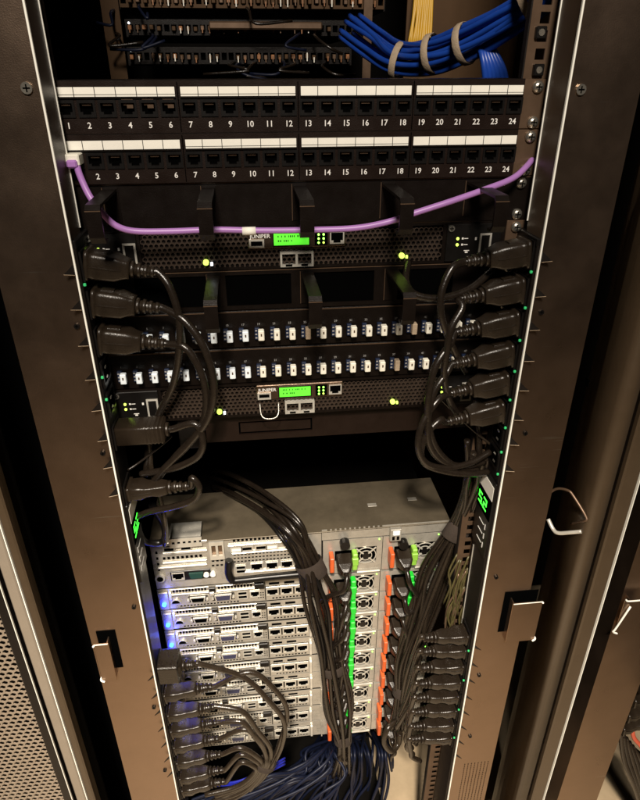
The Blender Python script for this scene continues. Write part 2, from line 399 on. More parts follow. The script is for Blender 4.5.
part('dark_floor_sheet', mb('interior').box(-.337, .165, .66, 1.50, FLOOR+.04, FLOOR+.044), cab, (0, 1, FLOOR))  # black sheet added to darken the floor under the cables
part('base_rail', mb('coat_dark').box(-.337, .365, 1.50, 1.62, FLOOR+.002, ZB-.002), cab, (0, 1.5, FLOOR))
for sgn, x in ((-1, -.31), (1, .33)):
    part('base_foot', mb('coat_dark').box(x-.02, x+.02, .60, 1.49, FLOOR+.002, ZB-.003), cab, (x, .7, FLOOR))
# front mounting rail and brown cable shield seen deep at the port-24 side
part('cable_shield', mb('wall').box(.19, .36, 1.02, 1.024, -.36, ZT), cab, (.3, 1.02, -.3))
part('front_rail', mb('ear').box(.152, .166, 1.16, 1.164, -.4, ZT), cab, (.16, 1.16, -.4))
part('front_rail', mb('wall').box(-.262, -.235, 1.16, 1.164, -.4, ZT), cab, (-.25, 1.16, -.4))
# lock rods on the post's inner side
def wire(pts, r, m, n=6, seg=8): return mb(m).tube(smooth_path(pts, n), r, seg)
A = lambda u, v, x=.3449: ptx(u, v, x)
b = wire([A(581.5, 531.5), A(570, 532.5, .335), A(558, 533, .325), A(553, 529, .322), A(548, 519, .318)], .0026, 'zinc'); part('lock_rod', b, cab, (.34, .6, -.7))
b = wire([A(571, 524, .3442), A(584, 521, .3435), A(586, 517, .344), A(574, 497, .335), A(568, 490.5, .33), A(556, 489, .322), A(545, 497, .315)], .0017, 'ear'); part('lock_rod', b, cab, (.34, .62, -.65))
b = mb('hole').box(.3438, .3448, .62, .628, -.34, -.33); part('rivet_hole', b, cab, (.344, .62, -.34))

# ------------------------------------------------------------------ next cabinet on the port-24 side
nb = thing('neighbouring_cabinet', 'next cabinet past the corner post on the port-24 side with bare metal door catch', 'server cabinet', (.6, .9, FLOOR))
b = mb('post').bbox(.3743, .3957, .556, .566, ZB, ZT, .002); q = part('corner_post', b, nb, (.38, .56, ZB))
part('edge_strip', mb('edge').box(.3958, .3968, .5545, .558, ZB, ZT), q)
nx0, nx1 = pt(589, 700, FF).x, pt(619, 740, FF).x
b = mb('coat').box(nx0, nx1, FF, FF+.0016, ZB, ZT).box(nx0+.0001, nx0+.0016, FF+.0018, FF+.1, ZB, ZT); q = part('frame_panel', b, nb, (nx0, FF, ZB))
b = mb('hole').box(.397, nx0-.001, .70, .704, ZB, ZT); part('gap_shade_sheet', b, nb, (.4, .7, ZB))  # shade of the neighbour's recess, put in as a black sheet
a = pt(625, 600, FF-.01); c = pt(640, 629, FF-.01)
b = mb('coat').bbox(nx0-.004, a.x+.03, FF-.012, FF-.010, c.z, a.z, .0005).box(nx0+.004, nx0+.006, FF-.0099, FF-.0002, c.z, a.z); k = part('door_catch', b, q)
b = wire([(nx0+.05, FF-.0125, a.z), (nx0+.004, FF-.0135, a.z+.0005), (nx0-.003, FF-.0125, a.z+.003)], .0012, 'edge').tube(smooth_path([(nx0+.006, FF-.014, a.z-.01), (nx0-.006, FF-.0145, c.z+.012), (nx0-.008, FF-.0135, c.z+.004), (nx0-.001, FF-.014, c.z)], 5), .0015, 6)
part('catch_spring', b, k)
part('side_wall', mb('interior').box(nx1+.35, nx1+.36, .6, 1.6, ZB, ZT), nb, (nx1+.35, 1, ZB))
part('front_door', mb('interior').box(.376, nx1+.35, 1.3, 1.31, ZB, ZT), nb, (.8, 1.3, ZB))

# ------------------------------------------------------------------ closed perforated door of the cabinet on the port-1 side
dr = thing('perforated_door', 'closed perforated steel cabinet door with grey frame on the port-1 side', 'door', (-.45, .57, FLOOR+.03))
b = mb('door_frame').bbox(-.3512, -.3385, .5545, .60, FLOOR+.04, ZT, .0015); part('door_frame', b, dr)
b = mb('coat_dark').bbox(-.3685, -.3552, .553, .60, FLOOR+.04, ZT, .002); q = part('door_rim', b, dr)
part('edge_strip', mb('edge').box(-.3562, -.3553, .5520, .5545, FLOOR+.04, ZT), q)
b = mb('mesh_paint').hexes(-.60, -.366, FLOOR+.10, -.25, .0092, .0040, .560, .0016); part('mesh_sheet', b, dr, kind='stuff')
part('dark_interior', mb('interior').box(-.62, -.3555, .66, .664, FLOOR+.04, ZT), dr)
# ------------------------------------------------------------------ patch panels
PX = [(i-11.5)*.01833 for i in range(24)]
PL, PR_ = -.2205, .2185               # raised face between the ears
def port_mesh(plugged=False):
    b = mb('black'); y = -.0012
    b.plate(-.0078, .0078, -.0070, .0074, [(-.0058, .0058, -.0024, .0048), (-.0036, .0036, -.0046, -.0020)], y, .006, 'hole')
    b.use('ear').box(-.0040, .0040, .0010, .0016, .0028, .0044)          # gold contacts deep in the jack
    return b.mesh('port')
PORT = port_mesh()
def patch_panel(k, label):
    zt = Z0-k*UN; zb = zt-UN+.0008
    t = thing('patch_panel', label, 'patch panel', (0, P, zb), 'twin 24-port patch panels')
    holes = [(x-.0076, x+.0076, zt-.0300, zt-.0158) for x in PX]
    b = mb('panel_face').plate(PL, PR_, zb, zt, holes, P-.0045, .0075, 'hole'); part('face', b, t)
    b = mb('panel').box(PL, PR_, P-.0044, P+.055, zt, zt+.0006); part('top_lip', b, t)
    b = mb('ear').bbox(PR_+.0004, .2412, P-.0022, P+.001, zb, zt, .0005); e = part('mounting_ear', b, t)
    b = mb('ear').bbox(-.2412, PL-.0004, P-.0022, P+.001, zb, zt, .0005); part('mounting_ear', b, t)
    for sx in (-.2325, .2325):
        for dz in (.0066, .0378): inst('screw', PAN, t, (sx-(0 if sx > 0 else 0), P-.0023, zt-dz))
    for g in range(4):
        x0, x1 = PX[g*6]-.0066, PX[g*6+5]+.0066
        if g: part('seam', mb('hole').box(x0-.0030, x0-.0022, P-.0050, P-.0046, zb+.001, zt-.001), t)
        ls = part('label_strip', mb('paper').box(x0, x1, P-.0056, P-.0047, zt-.0128, zt-.0050), t)
        b = mb('hole')
        for i in range(5):
            xx = (PX[g*6+i]+PX[g*6+i+1])/2; b.box(xx-.0003, xx+.0003, P-.0059, P-.0057, zt-.0128, zt-.0050)
        b.box(x0, x1, P-.0059, P-.0057, zt-.0112, zt-.0109) if R.random() < .5 else None
        part('cell_line', b, ls)
        part('label_holder', mb('panel').box(x0-.0005, x1+.0005, P-.0064, P-.0047, zt-.0142, zt-.0130), ls)
    for i, x in enumerate(PX):
        po = inst('port', PORT, t, (x, P-.0045, zt-.0228))
        if not (k == 1 and i == 0):
            inst('number', text_mesh(str(i+1), .0074, 'ink'), po, (x, P-.00475, zt-.0368))
        if k == 0 and i in (3, 4, 5):
            part('icon_tab', mb('ear').box(x-.005, x+.005, P-.0053, P-.0047, zt-.0172, zt-.0145), po)
            part('stub', mb('ear').box(x-.001, x+.0045, P-.004, P-.002, zt-.0225, zt-.0195), po)
    return t
patch_panel(0, 'black 24-port patch panel on top, all of its ports empty')
patch_panel(1, 'black 24-port patch panel with the purple cable plugged into its first port')

# ------------------------------------------------------------------ horizontal cable managers with finger rings
RX = [-.1905, -.0960, -.0065, .0840, .1725]
def ring_part(x, zt, t, w=.0128):
    y0, y1 = .556, P-.001; z1 = zt-.004; z0 = zt-.0375; th = .0026
    b = mb('panel')
    prof_o = [(y1, z1), (y0+.004, z1), (y0, z1-.004), (y0, z0+.006), (y0+.005, z0), (y0+.014, z0)]
    prof_i = [(y0+.014, z0+th), (y0+.0062, z0+th), (y0+th, z0+.0072), (y0+th, z1-th-.0025), (y0+.0055, z1-th), (y1, z1-th)]
    b.prismx(prof_o+prof_i, x, x+w)
    r = part('ring', b, t, (x, P, z1))
    b = mb('ear').box(x-.0002, x+w+.0002, y0-.0003, y0+.0003, z1-.0052, z1-.0044); part('pale_edge', b, r)  # thin paler strip across the ring's front
    b = mb('panel').box(x-.001, x+w+.001, P-.0022, P-.0011, z0-.001, z1+.001); part('ring_base', b, r)
    part('pale_edge', mb('ear').box(x-.0014, x-.0008, P-.0026, P-.0012, z0-.001, z1+.001), r)  # thin paler strip down the side of the ring base
    return r
def manager(k, label, xs):
    zt = Z0-k*UN; zb = zt-UN+.0008
    t = thing('cable_manager', label, 'cable manager', (0, P, zb), 'horizontal cable managers with finger rings')
    holes = [(RX[i]+.016, RX[i+1]-.004, zt-.039, zt-.005) for i in range(4)]
    part('panel', mb('panel').plate(-.2412, .2412, zb, zt, holes if k == 4 else [], P-.001, .002, 'hole'), t)
    part('top_edge', mb('ear').box(-.2412, .2412, P-.0016, P-.0012, zt-.0009, zt-.0001), t)
    for x in xs: ring_part(x, zt, t)
    for dz in (.0066, .0378): inst('screw', PAN, t, (.2305, P-.0012, zt-dz))
    return t
manager(2, 'black cable manager with five finger rings carrying the purple cable', RX)
manager(4, 'black cable manager with finger rings between the firewall and the fibre panels', [-.0985, .0005, .0925])

# ------------------------------------------------------------------ firewalls with hexagonal grille and green display
def rj_mesh(w=.0150, h=.0125, m='zinc'):
    b = mb(m).plate(-w/2, w/2, -h/2, h/2, [(-w/2+.0013, w/2-.0013, -h/2+.0034, h/2-.0009), (-w/4.0, w/4.0, -h/2+.0009, h/2-.003)], -.0018, .0014, 'hole')
    return b.mesh('network_port')
RJ = rj_mesh(); RJ_S = rj_mesh(.0185, .0138)
def firewall(k, label, lcdtxt):
    zt = Z0-k*UN; zb = zt-UN+.0008; y = P-.0015
    t = thing('firewall_appliance', label, 'firewall', (0, P, zb), 'grille-fronted firewalls with green displays')
    b = mb('panel').box(-.2205, .2205, y+.004, P+.38, zb, zt); part('chassis', b, t)
    b = mb('panel')
    b.box(-.2205, .2205, y, y+.0038, zt-.003, zt).box(-.2205, .2205, y, y+.0038, zb, zb+.0032)
    b.box(-.2205, -.163, y, y+.0038, zb+.0033, zt-.0031).box(.152, .2205, y, y+.0038, zb+.0033, zt-.0031)
    part('bezel', b, t)
    part('grille', mb('grille').hexes(-.160, .150, zb+.0045, zt-.0035, .0052, .0021, y+.0006, .003), t, kind='stuff')
    for sx in (-1, 1):
        b = mb('ear').bbox(*sorted((sx*.2212, sx*.2412)), P-.0022, P+.001, zb, zt, .0005); part('mounting_ear', b, t)
        for dz in (.0066, .0378): inst('screw', PAN, t, (sx*.2315, P-.0023, zt-dz))
    # control plate
    a = pt(248, 236, P); x0 = -.054; x1 = .047
    b = mb('coat').bbox(x0, x1, y-.0016, y+.003, zt-.0215, zt-.003, .0006); cp = part('control_plate', b, t)
    inst('maker_name', text_mesh('JUNIPER', .0058, 'ink'), cp, (x0+.0125, y-.0018, zt-.0090))
    b = mb('zinc').plate(x0+.001, x0+.0165, zt-.0205, zt-.0118, [(x0+.0028, x0+.0147, zt-.0187, zt-.0136)], y-.0034, .0016, 'hole'); part('usb_port', b, cp)
    xl0 = x0+.0265
    lc = part('display', mb('lcd').box(xl0, xl0+.0365, y-.0024, y-.0017, zt-.0186, zt-.0062), cp)
    part('display_frame', mb('black').plate(xl0-.0012, xl0+.0377, zt-.0196, zt-.0052, [(xl0, xl0+.0365, zt-.0186, zt-.0062)], y-.0028, .0012), cp)
    b = mb('lcdtext'); rr = random.Random(k)
    for row in range(2):
        xx = xl0+.004
        while xx < xl0+(.030 if row == 0 else .018):
            wd = rr.uniform(.0010, .0017); b.box(xx, xx+wd, y-.0026, y-.0025, zt-.0105-row*.0046, zt-.0085-row*.0046); xx += wd+rr.choice([.0007, .0007, .0024])
    part('display_text', b, lc)
    b = mb('hole').box(xl0+.0425, xl0+.0560, y-.0021, y-.0017, zt-.0196, zt-.0056); lb = part('status_block', b, cp)
    for i in range(2):
        for j in range(3):
            part('status_light', mb('led_green' if i == 0 or j < 2 else 'led_yellow').disc((xl0+.0465+i*.0052, zt-.0085-j*.0042), .0011, y-.0032, y-.0022, 8), lb)
    inst('network_port', RJ, cp, (x1-.0088, y-.0017, zt-.0122))
    b = mb('zinc').plate(-.0215, .0135, zb+.0022, zb+.0180, [(-.0195, -.0055, zb+.0042, zb+.0158), (-.0030, .0112, zb+.0042, zb+.0158)], y-.0035, .007, 'hole'); dp = part('console_ports', b, t)
    for xx in (-.0125, .0040): part('port_notch', mb('hole').box(xx-.0035, xx+.0035, y-.0038, y-.0036, zb+.0028, zb+.0052), dp)
    # status lamps low on the grille
    part('lamp', mb('led_yellow').disc((-.0985, zb+.0095), .0030, y-.0032, y, 10), t)
    part('lamp', mb('led_yellow').disc((.1085, zb+.0100), .0030, y-.0032, y, 10), t)
    part('lamp', mb('led_white').box(-.0940, -.0915, y-.0028, y, zb+.006, zb+.009), t)
    part('lamp', mb('led_yellow').box(.1130, .1150, y-.0028, y, zb+.007, zb+.010), t)
    # interface modules at the two ends
    for sx, x0m, x1m in ((1, .156, .216), (-1, -.216, -.166)):
        b = mb('black').bbox(x0m, x1m, y-.0026, y-.0002, zb+.002, zt-.002, .0006); mo = part('interface_module', b, t)
        for i in range(2):
            part('module_light', mb('led_yellow').disc((x0m+.012, zt-.017-i*.0065), .0016, y-.0034, y-.0027, 8), mo)
            part('module_print', mb('ink').box(x0m+.0165, x0m+.0185, y-.0029, y-.0027, zt-.018-i*.0065, zt-.016-i*.0065).box(x0m+.0192, x0m+.0235, y-.0029, y-.0027, zt-.0175-i*.0065, zt-.0167-i*.0065), mo)
        part('module_print', mb('ink').box(x0m+.020, x0m+.026, y-.0029, y-.0027, zt-.0304, zt-.0296).box(x0m+.0215, x0m+.0245, y-.0029, y-.0027, zt-.0326, zt-.0310), mo)
        part('module_tick', mb('ink').box(x0m+.031, x0m+.033, y-.0030, y-.0027, zt-.019, zt-.016), mo)
        b = mb('zinc').plate(x0m+.036, x0m+.049, zt-.037, zt-.012, [(x0m+.038, x0m+.047, zt-.035, zt-.014)], y-.004, .003, 'hole'); part('socket', b, mo)
        for (px, pz) in ((x0m+.004, zt-.006), (x1m-.004, zb+.006)): inst('screw', SCREW_S, mo, (px, y-.0027, pz))
    # wire pull handles
    for xx in ((-.040,) if k == 7 else ()):
        b = wire([(xx-.011, y-.001, zb+.017), (xx-.010, y-.008, zb+.006), (xx-.005, y-.011, zb+.002), (xx+.005, y-.011, zb+.002), (xx+.010, y-.008, zb+.006), (xx+.011, y-.001, zb+.017)], .0007, 'zinc', 5, 6); part('pull_handle', b, t)
    return t
firewall(3, 'black firewall with green display behind the purple cable, under the patch panels', 'SRX')
fw2 = firewall(7, 'black firewall with green display directly below the fibre panels', 'SRX')

# ------------------------------------------------------------------ fibre panels
def adapter_mesh(capm):
    b = mb('blue_adapter').bbox(-.0052, .0002, -.0040, .001, -.0068, .0068, .0005)
    b.use('inkdim')
    for dz in (-.0042, 0, .0042): b.box(-.0046, -.0024, -.0043, -.0041, dz-.0008, dz+.0008)
    return b.mesh('adapter')
ADP = adapter_mesh('cream')
def cap_mesh(m):
    b = mb(m).bbox(-.0032, .0034, -.0070, .0005, -.0060, .0060, .0008)
    b.use('ear').box(-.0006, .0010, -.0072, -.0068, -.0004, .0026)
    return b.mesh('dust_cap')
CAPS = [cap_mesh('white_cap'), cap_mesh('cream')]
CAPT = mb('velcro_tan').bbox(-.0026, .0032, -.0075, .0005, -.0066, .0066, .0008).mesh('dust_cap')
AX0 = pt(122, 369, P).x; AXP = (pt(437, 353, P).x-AX0)/21
def fibre_panel(k, label):
    zt = Z0-k*UN; zb = zt-UN+.0008; y = P-.001
    t = thing('fibre_patch_panel', label, 'fibre panel', (0, P, zb), 'fibre panels with rows of capped adapters')
    part('panel', mb('panel').bbox(-.2412, .2412, y, P+.25, zb, zt-.0006, .0008), t)
    part('top_edge', mb('ear').box(-.2412, .2412, y-.0006, y-.0002, zt-.0022, zt-.0012), t)
    for i in range(24):
        x = AX0+i*AXP; z = zt-.0268
        a = inst('adapter', ADP, t, (x, y, z))
        m = CAPS[0] if i < 9 else CAPS[1]
        if k == 5 and i == 19 or k == 6 and i == 18 or k == 5 and i == 12: m = CAPT
        inst('dust_cap', m, a, (x+.0018, y-.0041, z+R.uniform(-.0004, .0004)))
        inst('number', text_mesh(str(2*i+1), .0034, 'inkdim'), a, (x-.0005, y-.0003, zt-.0165))
    for sx in (-.2325, .2325):
        for dz in (.0066, .0378): inst('screw', PAN, t, (sx, y-.0002, zt-dz))
    return t
fibre_panel(5, 'black fibre panel with capped adapters directly under the lower cable manager')
fibre_panel(6, 'black fibre panel with capped adapters resting directly on the firewall')

# ------------------------------------------------------------------ blank panel and the dark void
zt = Z0-8*UN-.001; zb = zt-UN+.006
t = thing('blanking_panel', 'dark blank filler panel with a long recess below the lower firewall', 'blanking panel', (0, P, zb))
b = mb('panel_face').plate(-.118, .2412, zb, zt, [(-.078, .012, zt-.030, zt-.012)], P+.010, .003, 'hole'); part('panel', b, t)
b = mb('panel').box(-.118, .2412, P+.014, P+.2, zb, zb+.002); part('bottom_lip', b, t)
part('recess_lip', mb('panel_face').box(-.076, .010, P+.011, P+.0126, zt-.027, zt-.015), t)
for i in range(2): part('lamp', mb('led_yellow').disc((-.1155-.008*i, zt-.012), .0009, P+.006, P+.0095, 8), t)
b = mb('black').bbox(-.150, -.119, P+.005, P+.02, zb-.004, zt, .001); part('end_bracket', b, t)
# ------------------------------------------------------------------ servers
def q(u, v, Y=S): p = pt(u, v, Y); return p.x, p.z
ZT1 = -.6945; SL, SR = -.2205, .2225
PS1, PS2 = q(323, 545)[0], q(383, 542)[0]
PSW = PS2-PS1-.001
def fan_grille(x, z, r, y, parent, name='fan_grille'):
    b = mb('zinc')
    def ringm(rr, wd):
        n = 20
        for k in range(n):
            a0, a1 = 2*math.pi*k/n, 2*math.pi*(k+1)/n
            pq = [(x+c*math.cos(a), z+c*math.sin(a)) for c, a in ((rr, a0), (rr, a1), (rr-wd, a1), (rr-wd, a0))]
            b.prism(pq, y-.0016, y-.0004)
    ringm(r, .0012); ringm(r*.60, .0010)
    for k in range(4):
        a = math.pi/4+k*math.pi/2; c, s_ = math.cos(a), math.sin(a); wd = .0010
        b.prism([(x+c*r*.3-s_*wd, z+s_*r*.3+c*wd), (x+c*r*.3+s_*wd, z+s_*r*.3-c*wd), (x+c*r*1.32+s_*wd, z+s_*r*1.32-c*wd), (x+c*r*1.32-s_*wd, z+s_*r*1.32+c*wd)], y-.0019, y-.0006)
    b.use('black').disc((x, z), r*.36, y-.0022, y-.0006, 12)
    return part(name, b, parent)
def psu(x0, zt, zb, t, lime, two=False):
    """power supply: casing with a fan opening, inlet recess, orange release tab and green strap"""
    x1 = x0+PSW; h = zt-zb; zc = (zt+zb)/2
    fr = min(.0165, h*.40); fx = x0+.066
    holes = [(fx-fr, fx+fr, zc-fr, zc+fr), (x0+.018, x0+.045, zc-.0125, zc+.0125)]
    b = mb('steel').plate(x0, x1, zb+.0018, zt-.0010, holes, S-.0006, .0060, 'hole')
    ps = part('power_supply', b, t, (x0, S, zb))
    fan_grille(fx, zc, fr*.98, S-.0006, ps)
    b = mb('orange').bbox(x0+.0085, x0+.0150, S-.020, S-.0012, zc-.0135, zc+.0145, .0012); part('release_tab', b, ps)
    m = 'lime' if lime else 'green'
    b = mb(m).bbox(x0+.0435, x0+.0515, S-.0150, S-.0012, zc-(.0165 if two else .0205), zc+(.0150 if two else .0190), .0014)
    b.bbox(x0+.0425, x0+.0525, S-.0165, S-.011, zc-.0060, zc+.0080, .0012); part('cord_strap', b, ps)
    part('handle_bar', mb('zinc').bbox(x0+.0525, x1-.002, S-.0045, S-.0012, zb+.0012, zb+.0042, .0008), ps)
    part('indicator', mb('led_green').disc((x1-.0050, zt-.0045), .0010, S-.0016, S-.0007, 6), ps)
    return ps
def dsub(x, z, w, h, m, parent, name):
    b = mb('zinc').prism([(x-w/2, z+h/2), (x+w/2, z+h/2), (x+w/2-.0018, z-h/2), (x-w/2+.0018, z-h/2)], S-.0035, S-.0004)
    b.use(m).prism([(x-w/2+.0020, z+h/2-.0013), (x+w/2-.0020, z+h/2-.0013), (x+w/2-.0034, z-h/2+.0013), (x-w/2+.0034, z-h/2+.0013)], S-.0042, S-.0034)
    o = part(name, b, parent)
    for sx in (-1, 1): part('jack_nut', mb('zinc').disc((x+sx*(w/2+.0026), z), .0022, S-.0045, S-.0004, 6), o)
    return o
def usb_stack(x, z, parent):
    b = mb('zinc').plate(x-.0075, x+.0075, z-.0078, z+.0078, [(x-.0064, x+.0064, z+.0010, z+.0066), (x-.0064, x+.0064, z-.0066, z-.0010)], S-.0018, .0010, 'hole')
    return part('usb_port', b, parent)
def server_1u(zt):
    zb = zt-UN+.0006
    t = thing('rack_server', '', 'server', (0, S, zb), 'silver one-unit servers')
    holes = []
    vent = lambda x0, x1, z, n, hh, fill=.62: [(x0+(x1-x0)*(i+.5-fill/2)/n, x0+(x1-x0)*(i+.5+fill/2)/n, z-hh, z+hh) for i in range(n)]
    holes += vent(-.198, -.146, zt-.0068, 11, .0032, .68) + vent(-.130, -.076, zt-.0068, 11, .0032, .68) + vent(-.190, -.098, zt-.0388, 18, .0020, .6) + vent(-.048, .006, zt-.0385, 10, .0020, .6)
    holes += vent(-.0700, -.0590, zt-.0300, 3, .0016) + vent(-.0700, -.0590, zt-.0350, 3, .0016) + vent(-.0700, -.0590, zt-.0250, 3, .0016)
    holes += [(-.0510, -.0350, zt-.0105, zt-.0045), (-.0275, -.0115, zt-.0105, zt-.0045)]
    b = mb('steel').plate(SL, PS1-.0025, zb+.0022, zt-.0008, holes, S, .0012, 'hole'); fc = part('rear_plate', b, t)
    b = mb('interior').box(SL, SR, S+.0065, S+.70, zb, zt-.0004).use('steel').box(PS1-.0024, PS1-.0004, S-.003, S+.006, zb, zt); part('chassis', b, t)
    # raised card brackets with a lip and the clip between them
    for xa, xb in ((-.200, -.143), (-.132, -.072)):
        b = mb('zinc').bbox(xa, xb, S-.0022, S-.0001, zt-.0138, zt-.0110, .0005).bbox(xa, xb, S-.0016, S-.0001, zt-.0026, zt-.0010, .0004); part('card_bracket', b, t)
    b = mb('black').bbox(-.1425, -.1330, S-.004, S-.0002, zt-.0105, zt-.0025, .0007); cl = part('bracket_clip', b, t)
    part('clip_tongue', mb('zinc').bbox(-.1420, -.1350, S-.0045, S-.0003, zt-.0180, zt-.0108, .0007), cl)
    part('bracket_clip', mb('black').bbox(-.0735, -.0585, S-.005, S-.0002, zt-.0120, zt-.0010, .0008), t)
    # identification light on the blue lens
    b = mb('steel').bbox(SL+.002, SL+.0160, S-.004, S-.0002, zb+.004, zt-.004, .0008); ib = part('service_handle', b, t)
    zc = zt-.0250
    part('side_tab', mb('zinc').bbox(SL+.0175, SL+.0215, S-.0045, S-.0002, zt-.020, zt-.004, .0006), ib)
    part('bracket_gap', mb('hole').box(-.0580, -.0566, S-.0006, S-.0002, zb+.004, zt-.002).box(-.0565, .0085, S-.0006, S-.0002, zt-.0132, zt-.0118).box(-.2030, -.0760, S-.0005, S-.0002, zt-.0158, zt-.0146), t)
    part('port_surround', mb('coat_dark').box(-.1760, -.1455, S-.0005, S-.0002, zc-.0065, zc+.0060).box(-.1395, -.1050, S-.0005, S-.0002, zc-.0075, zc+.0070), t)
    for xx_ in (-.0350, -.0128): part('retainer', mb('coat_dark').box(xx_-.0010, xx_+.0010, S-.0006, S-.0002, zt-.0315, zt-.0165), t)
    # connectors
    part('serial_port', mb('zinc').prism([(-.1945+.0075*math.cos(a*math.pi/8), zc-.004+.0075*math.sin(a*math.pi/8)) for a in range(9)], S-.003, S-.0003).use('hole').prism([(-.1945+.0060*math.cos(a*math.pi/8), zc-.0035+.0060*math.sin(a*math.pi/8)) for a in range(9)], S-.0034, S-.0029), t)
    dsub(-.1610, zc, .0235, .0095, 'hole', t, 'serial_port'); dsub(-.1225, zc, .0265, .0115, 'vga_blue', t, 'video_port')
    usb_stack(-.0925, zc, t)
    inst('network_port', RJ, t, (-.0735, S-.0003, zc))
    for x in (-.0462, -.0240, -.0018): inst('network_port', RJ_S, t, (x, S-.0003, zt-.0238))
    part('card_bracket', mb('zinc').bbox(-.0560, .0080, S-.0016, S-.0001, zt-.0160, zt-.0125, .0004), t)
    part('pull_tab', mb('zinc').bbox(.0100, .0140, S-.005, S-.0001, zb+.006, zt-.010, .0006), t)
    psu(PS1, zt, zb, t, False); psu(PS2, zt, zb, t, False)
    return t
srv = server_1u(ZT1)
ords = ['first', 'second', 'third', 'fourth', 'fifth', 'sixth', 'seventh', 'eighth', 'bottom']
servers = []
for k in range(9):
    o = srv if k == 0 else copy_tree(srv)
    o.location.z = WL[srv.name].z - k*UN + H; o.location.x += R.uniform(-.0011, .0011); o.location.y += R.uniform(-.0015, .0015)
    o['label'] = ('first silver one-unit server, directly below the two-unit server' if k == 0 else
                  'lowest silver one-unit server of the stack, above the cable pile' if k == 8 else
                  f'{ords[k]} silver one-unit server down from the two-unit server')
    servers.append(o)
# blue identification lights: lit on three of the servers
def idlight(k, lit):
    zt = ZT1-k*UN; zc = zt-.0262; x = SL+.0090; org = (x, S, zc)
    par = servers[k]; WLp = Vector((0, S, ZT1-UN+.0006-k*UN)); WL[par.name] = WLp
    b = mb('led_blue' if lit else 'vga_blue').disc((x, zc), .0036, S-.0075, S-.0041, 12); part('identification_light', b, par)
    if lit:
        l = bpy.data.lights.new('identification_glow', 'POINT'); l.energy = .030; l.color = (.05, .10, 1); l.shadow_soft_size = .004
        link('identification_glow', l, par, (x+.003, S-.022, zc))
for k in range(9): idlight(k, k in (0, 1, 2))

# the two-unit server on top
Z2T, Z2B = -.604, -.6930
big = thing('rack_server', 'silver two-unit server topmost of the stack, its lid showing and a black arm across it', 'server', (0, S, Z2B))
holes = []
def vrow(u0, u1, v, n, hh, fill=.6, uv2=None):
    x0, z = q(u0, v); x1, z2 = q(u1, uv2 if uv2 else v-.08*(u1-u0)); z = (z+z2)/2
    return [(x0+(x1-x0)*(i+.5-fill/2)/n, x0+(x1-x0)*(i+.5+fill/2)/n, z-hh, z+hh) for i in range(n)]
holes += vrow(162, 203, 559, 9, .0030) + vrow(232, 274, 541, 10, .0030)
for j in range(3): holes += vrow(233, 294, 555.5+j*3.4, 17, .0018, .62)
for j in range(5): holes += [(SL+.006, SL+.0095, Z2T-.018-j*.011-.003, Z2T-.018-j*.011+.003)]
holes += vrow(211, 224, 561.5, 3, .0022) + vrow(211, 224, 566, 3, .0022)
b = mb('steel').plate(SL, PS1-.0025, Z2B+.0008, Z2T-.0006, holes, S, .0012, 'hole'); part('rear_plate', b, big)
b = mb('interior').box(SL, SR, S+.0065, S+.112, Z2B+.0008, Z2T-.0022).box(SL, SR, S+.1125, S+.70, Z2B+.0008, Z2T-.040); part('chassis', b, big)
b = mb('lid').bbox(SL-.001, SR+.004, S-.004, S+.112, Z2T-.0004, Z2T+.0010, .0004); part('lid', b, big)
b = mb('steel').plate(PS1-.002, SR+.002, Z2T-.0165, Z2T-.0008, vrow(326, 383, 530.5, 12, .0026, .62), S-.0022, .0014, 'hole'); part('upper_strip', b, big)
for u, v in ((372, 505), (412, 499)):
    c_ = ray(u, v); kk = (Z2T+.001)/c_.z; cx_, cy_ = CX+kk*c_.x, kk*c_.y
    part('lid_emboss', mb('steel').bbox(cx_-.007, cx_+.007, cy_-.004, cy_+.004, Z2T+.0008, Z2T+.0016, .0003), big)
# raised bracket at the port-1 corner
x0, z0 = q(169, 538); x1, z1 = q(200, 529)
b = mb('zinc').plate(x0, x1, Z2T-.006, Z2T+.0105, [(x0+.004+i*.0077, x0+.008+i*.0077, Z2T+.0005, Z2T+.0050) for i in range(6)], S-.006, .0014, 'hole')
b.use('zinc').box(x0, x1, S-.002, S+.030, Z2T+.0090, Z2T+.0104); part('card_bracket', b, big)
def lip(u0, u1, v, hgt=.0022, dep=.003, m='zinc'):
    a = q(u0, v); c = q(u1, v-.08*(u1-u0)); z = (a[1]+c[1])/2
    return part('card_bracket', mb(m).bbox(a[0], c[0], S-dep, S-.0001, z-hgt, z+hgt, .0005), big)
lip(163, 207, 543.5); lip(163, 207, 553.0); lip(163, 207, 562.5, .0016); lip(158, 207, 567.5, .0016); lip(228, 300, 545.5, .0016); lip(232, 296, 553, .0014); lip(245, 300, 571.5, .0018)
for u in (169, 186):
    x, z = q(u, 549-.08*(u-169)); part('card_port', mb('zinc').plate(x-.0085, x+.0085, z-.006, z+.005, [(x-.0068, x+.0068, z-.0030, z+.0034)], S-.0022, .0014, 'hole'), big)
x, z = q(160.5, 577); part('thumb_screw', mb('zinc').disc((x, z), .0075, S-.005, S-.0003, 14).use('hole').disc((x, z), .0048, S-.0054, S-.0049, 12), big)
x, z = q(178.5, 575); bz = part('port_surround', mb('black').bbox(x-.0115, x+.0480, S-.002, S-.0002, z-.0095, z+.0088, .0006), big)
inst('network_port', RJ_S, bz, (x, S-.0022, z))
x2, z2 = q(196.5, 573.5); o = part('video_port', mb('teal').prism([(x2-.0105, z2+.005), (x2+.0105, z2+.005), (x2+.0085, z2-.005), (x2-.0085, z2-.005)], S-.0055, S-.0022), bz)
for u in (206.5, 213):
    x, z = q(u, 573-.08*(u-206)); part('round_jack', mb('led_white').disc((x, z), .0020, S-.0060, S-.0022, 10).use('paper').disc((x, z), .0042, S-.0055, S-.0022, 12), bz)  # jack core is given a glow to look bright white, no lamp
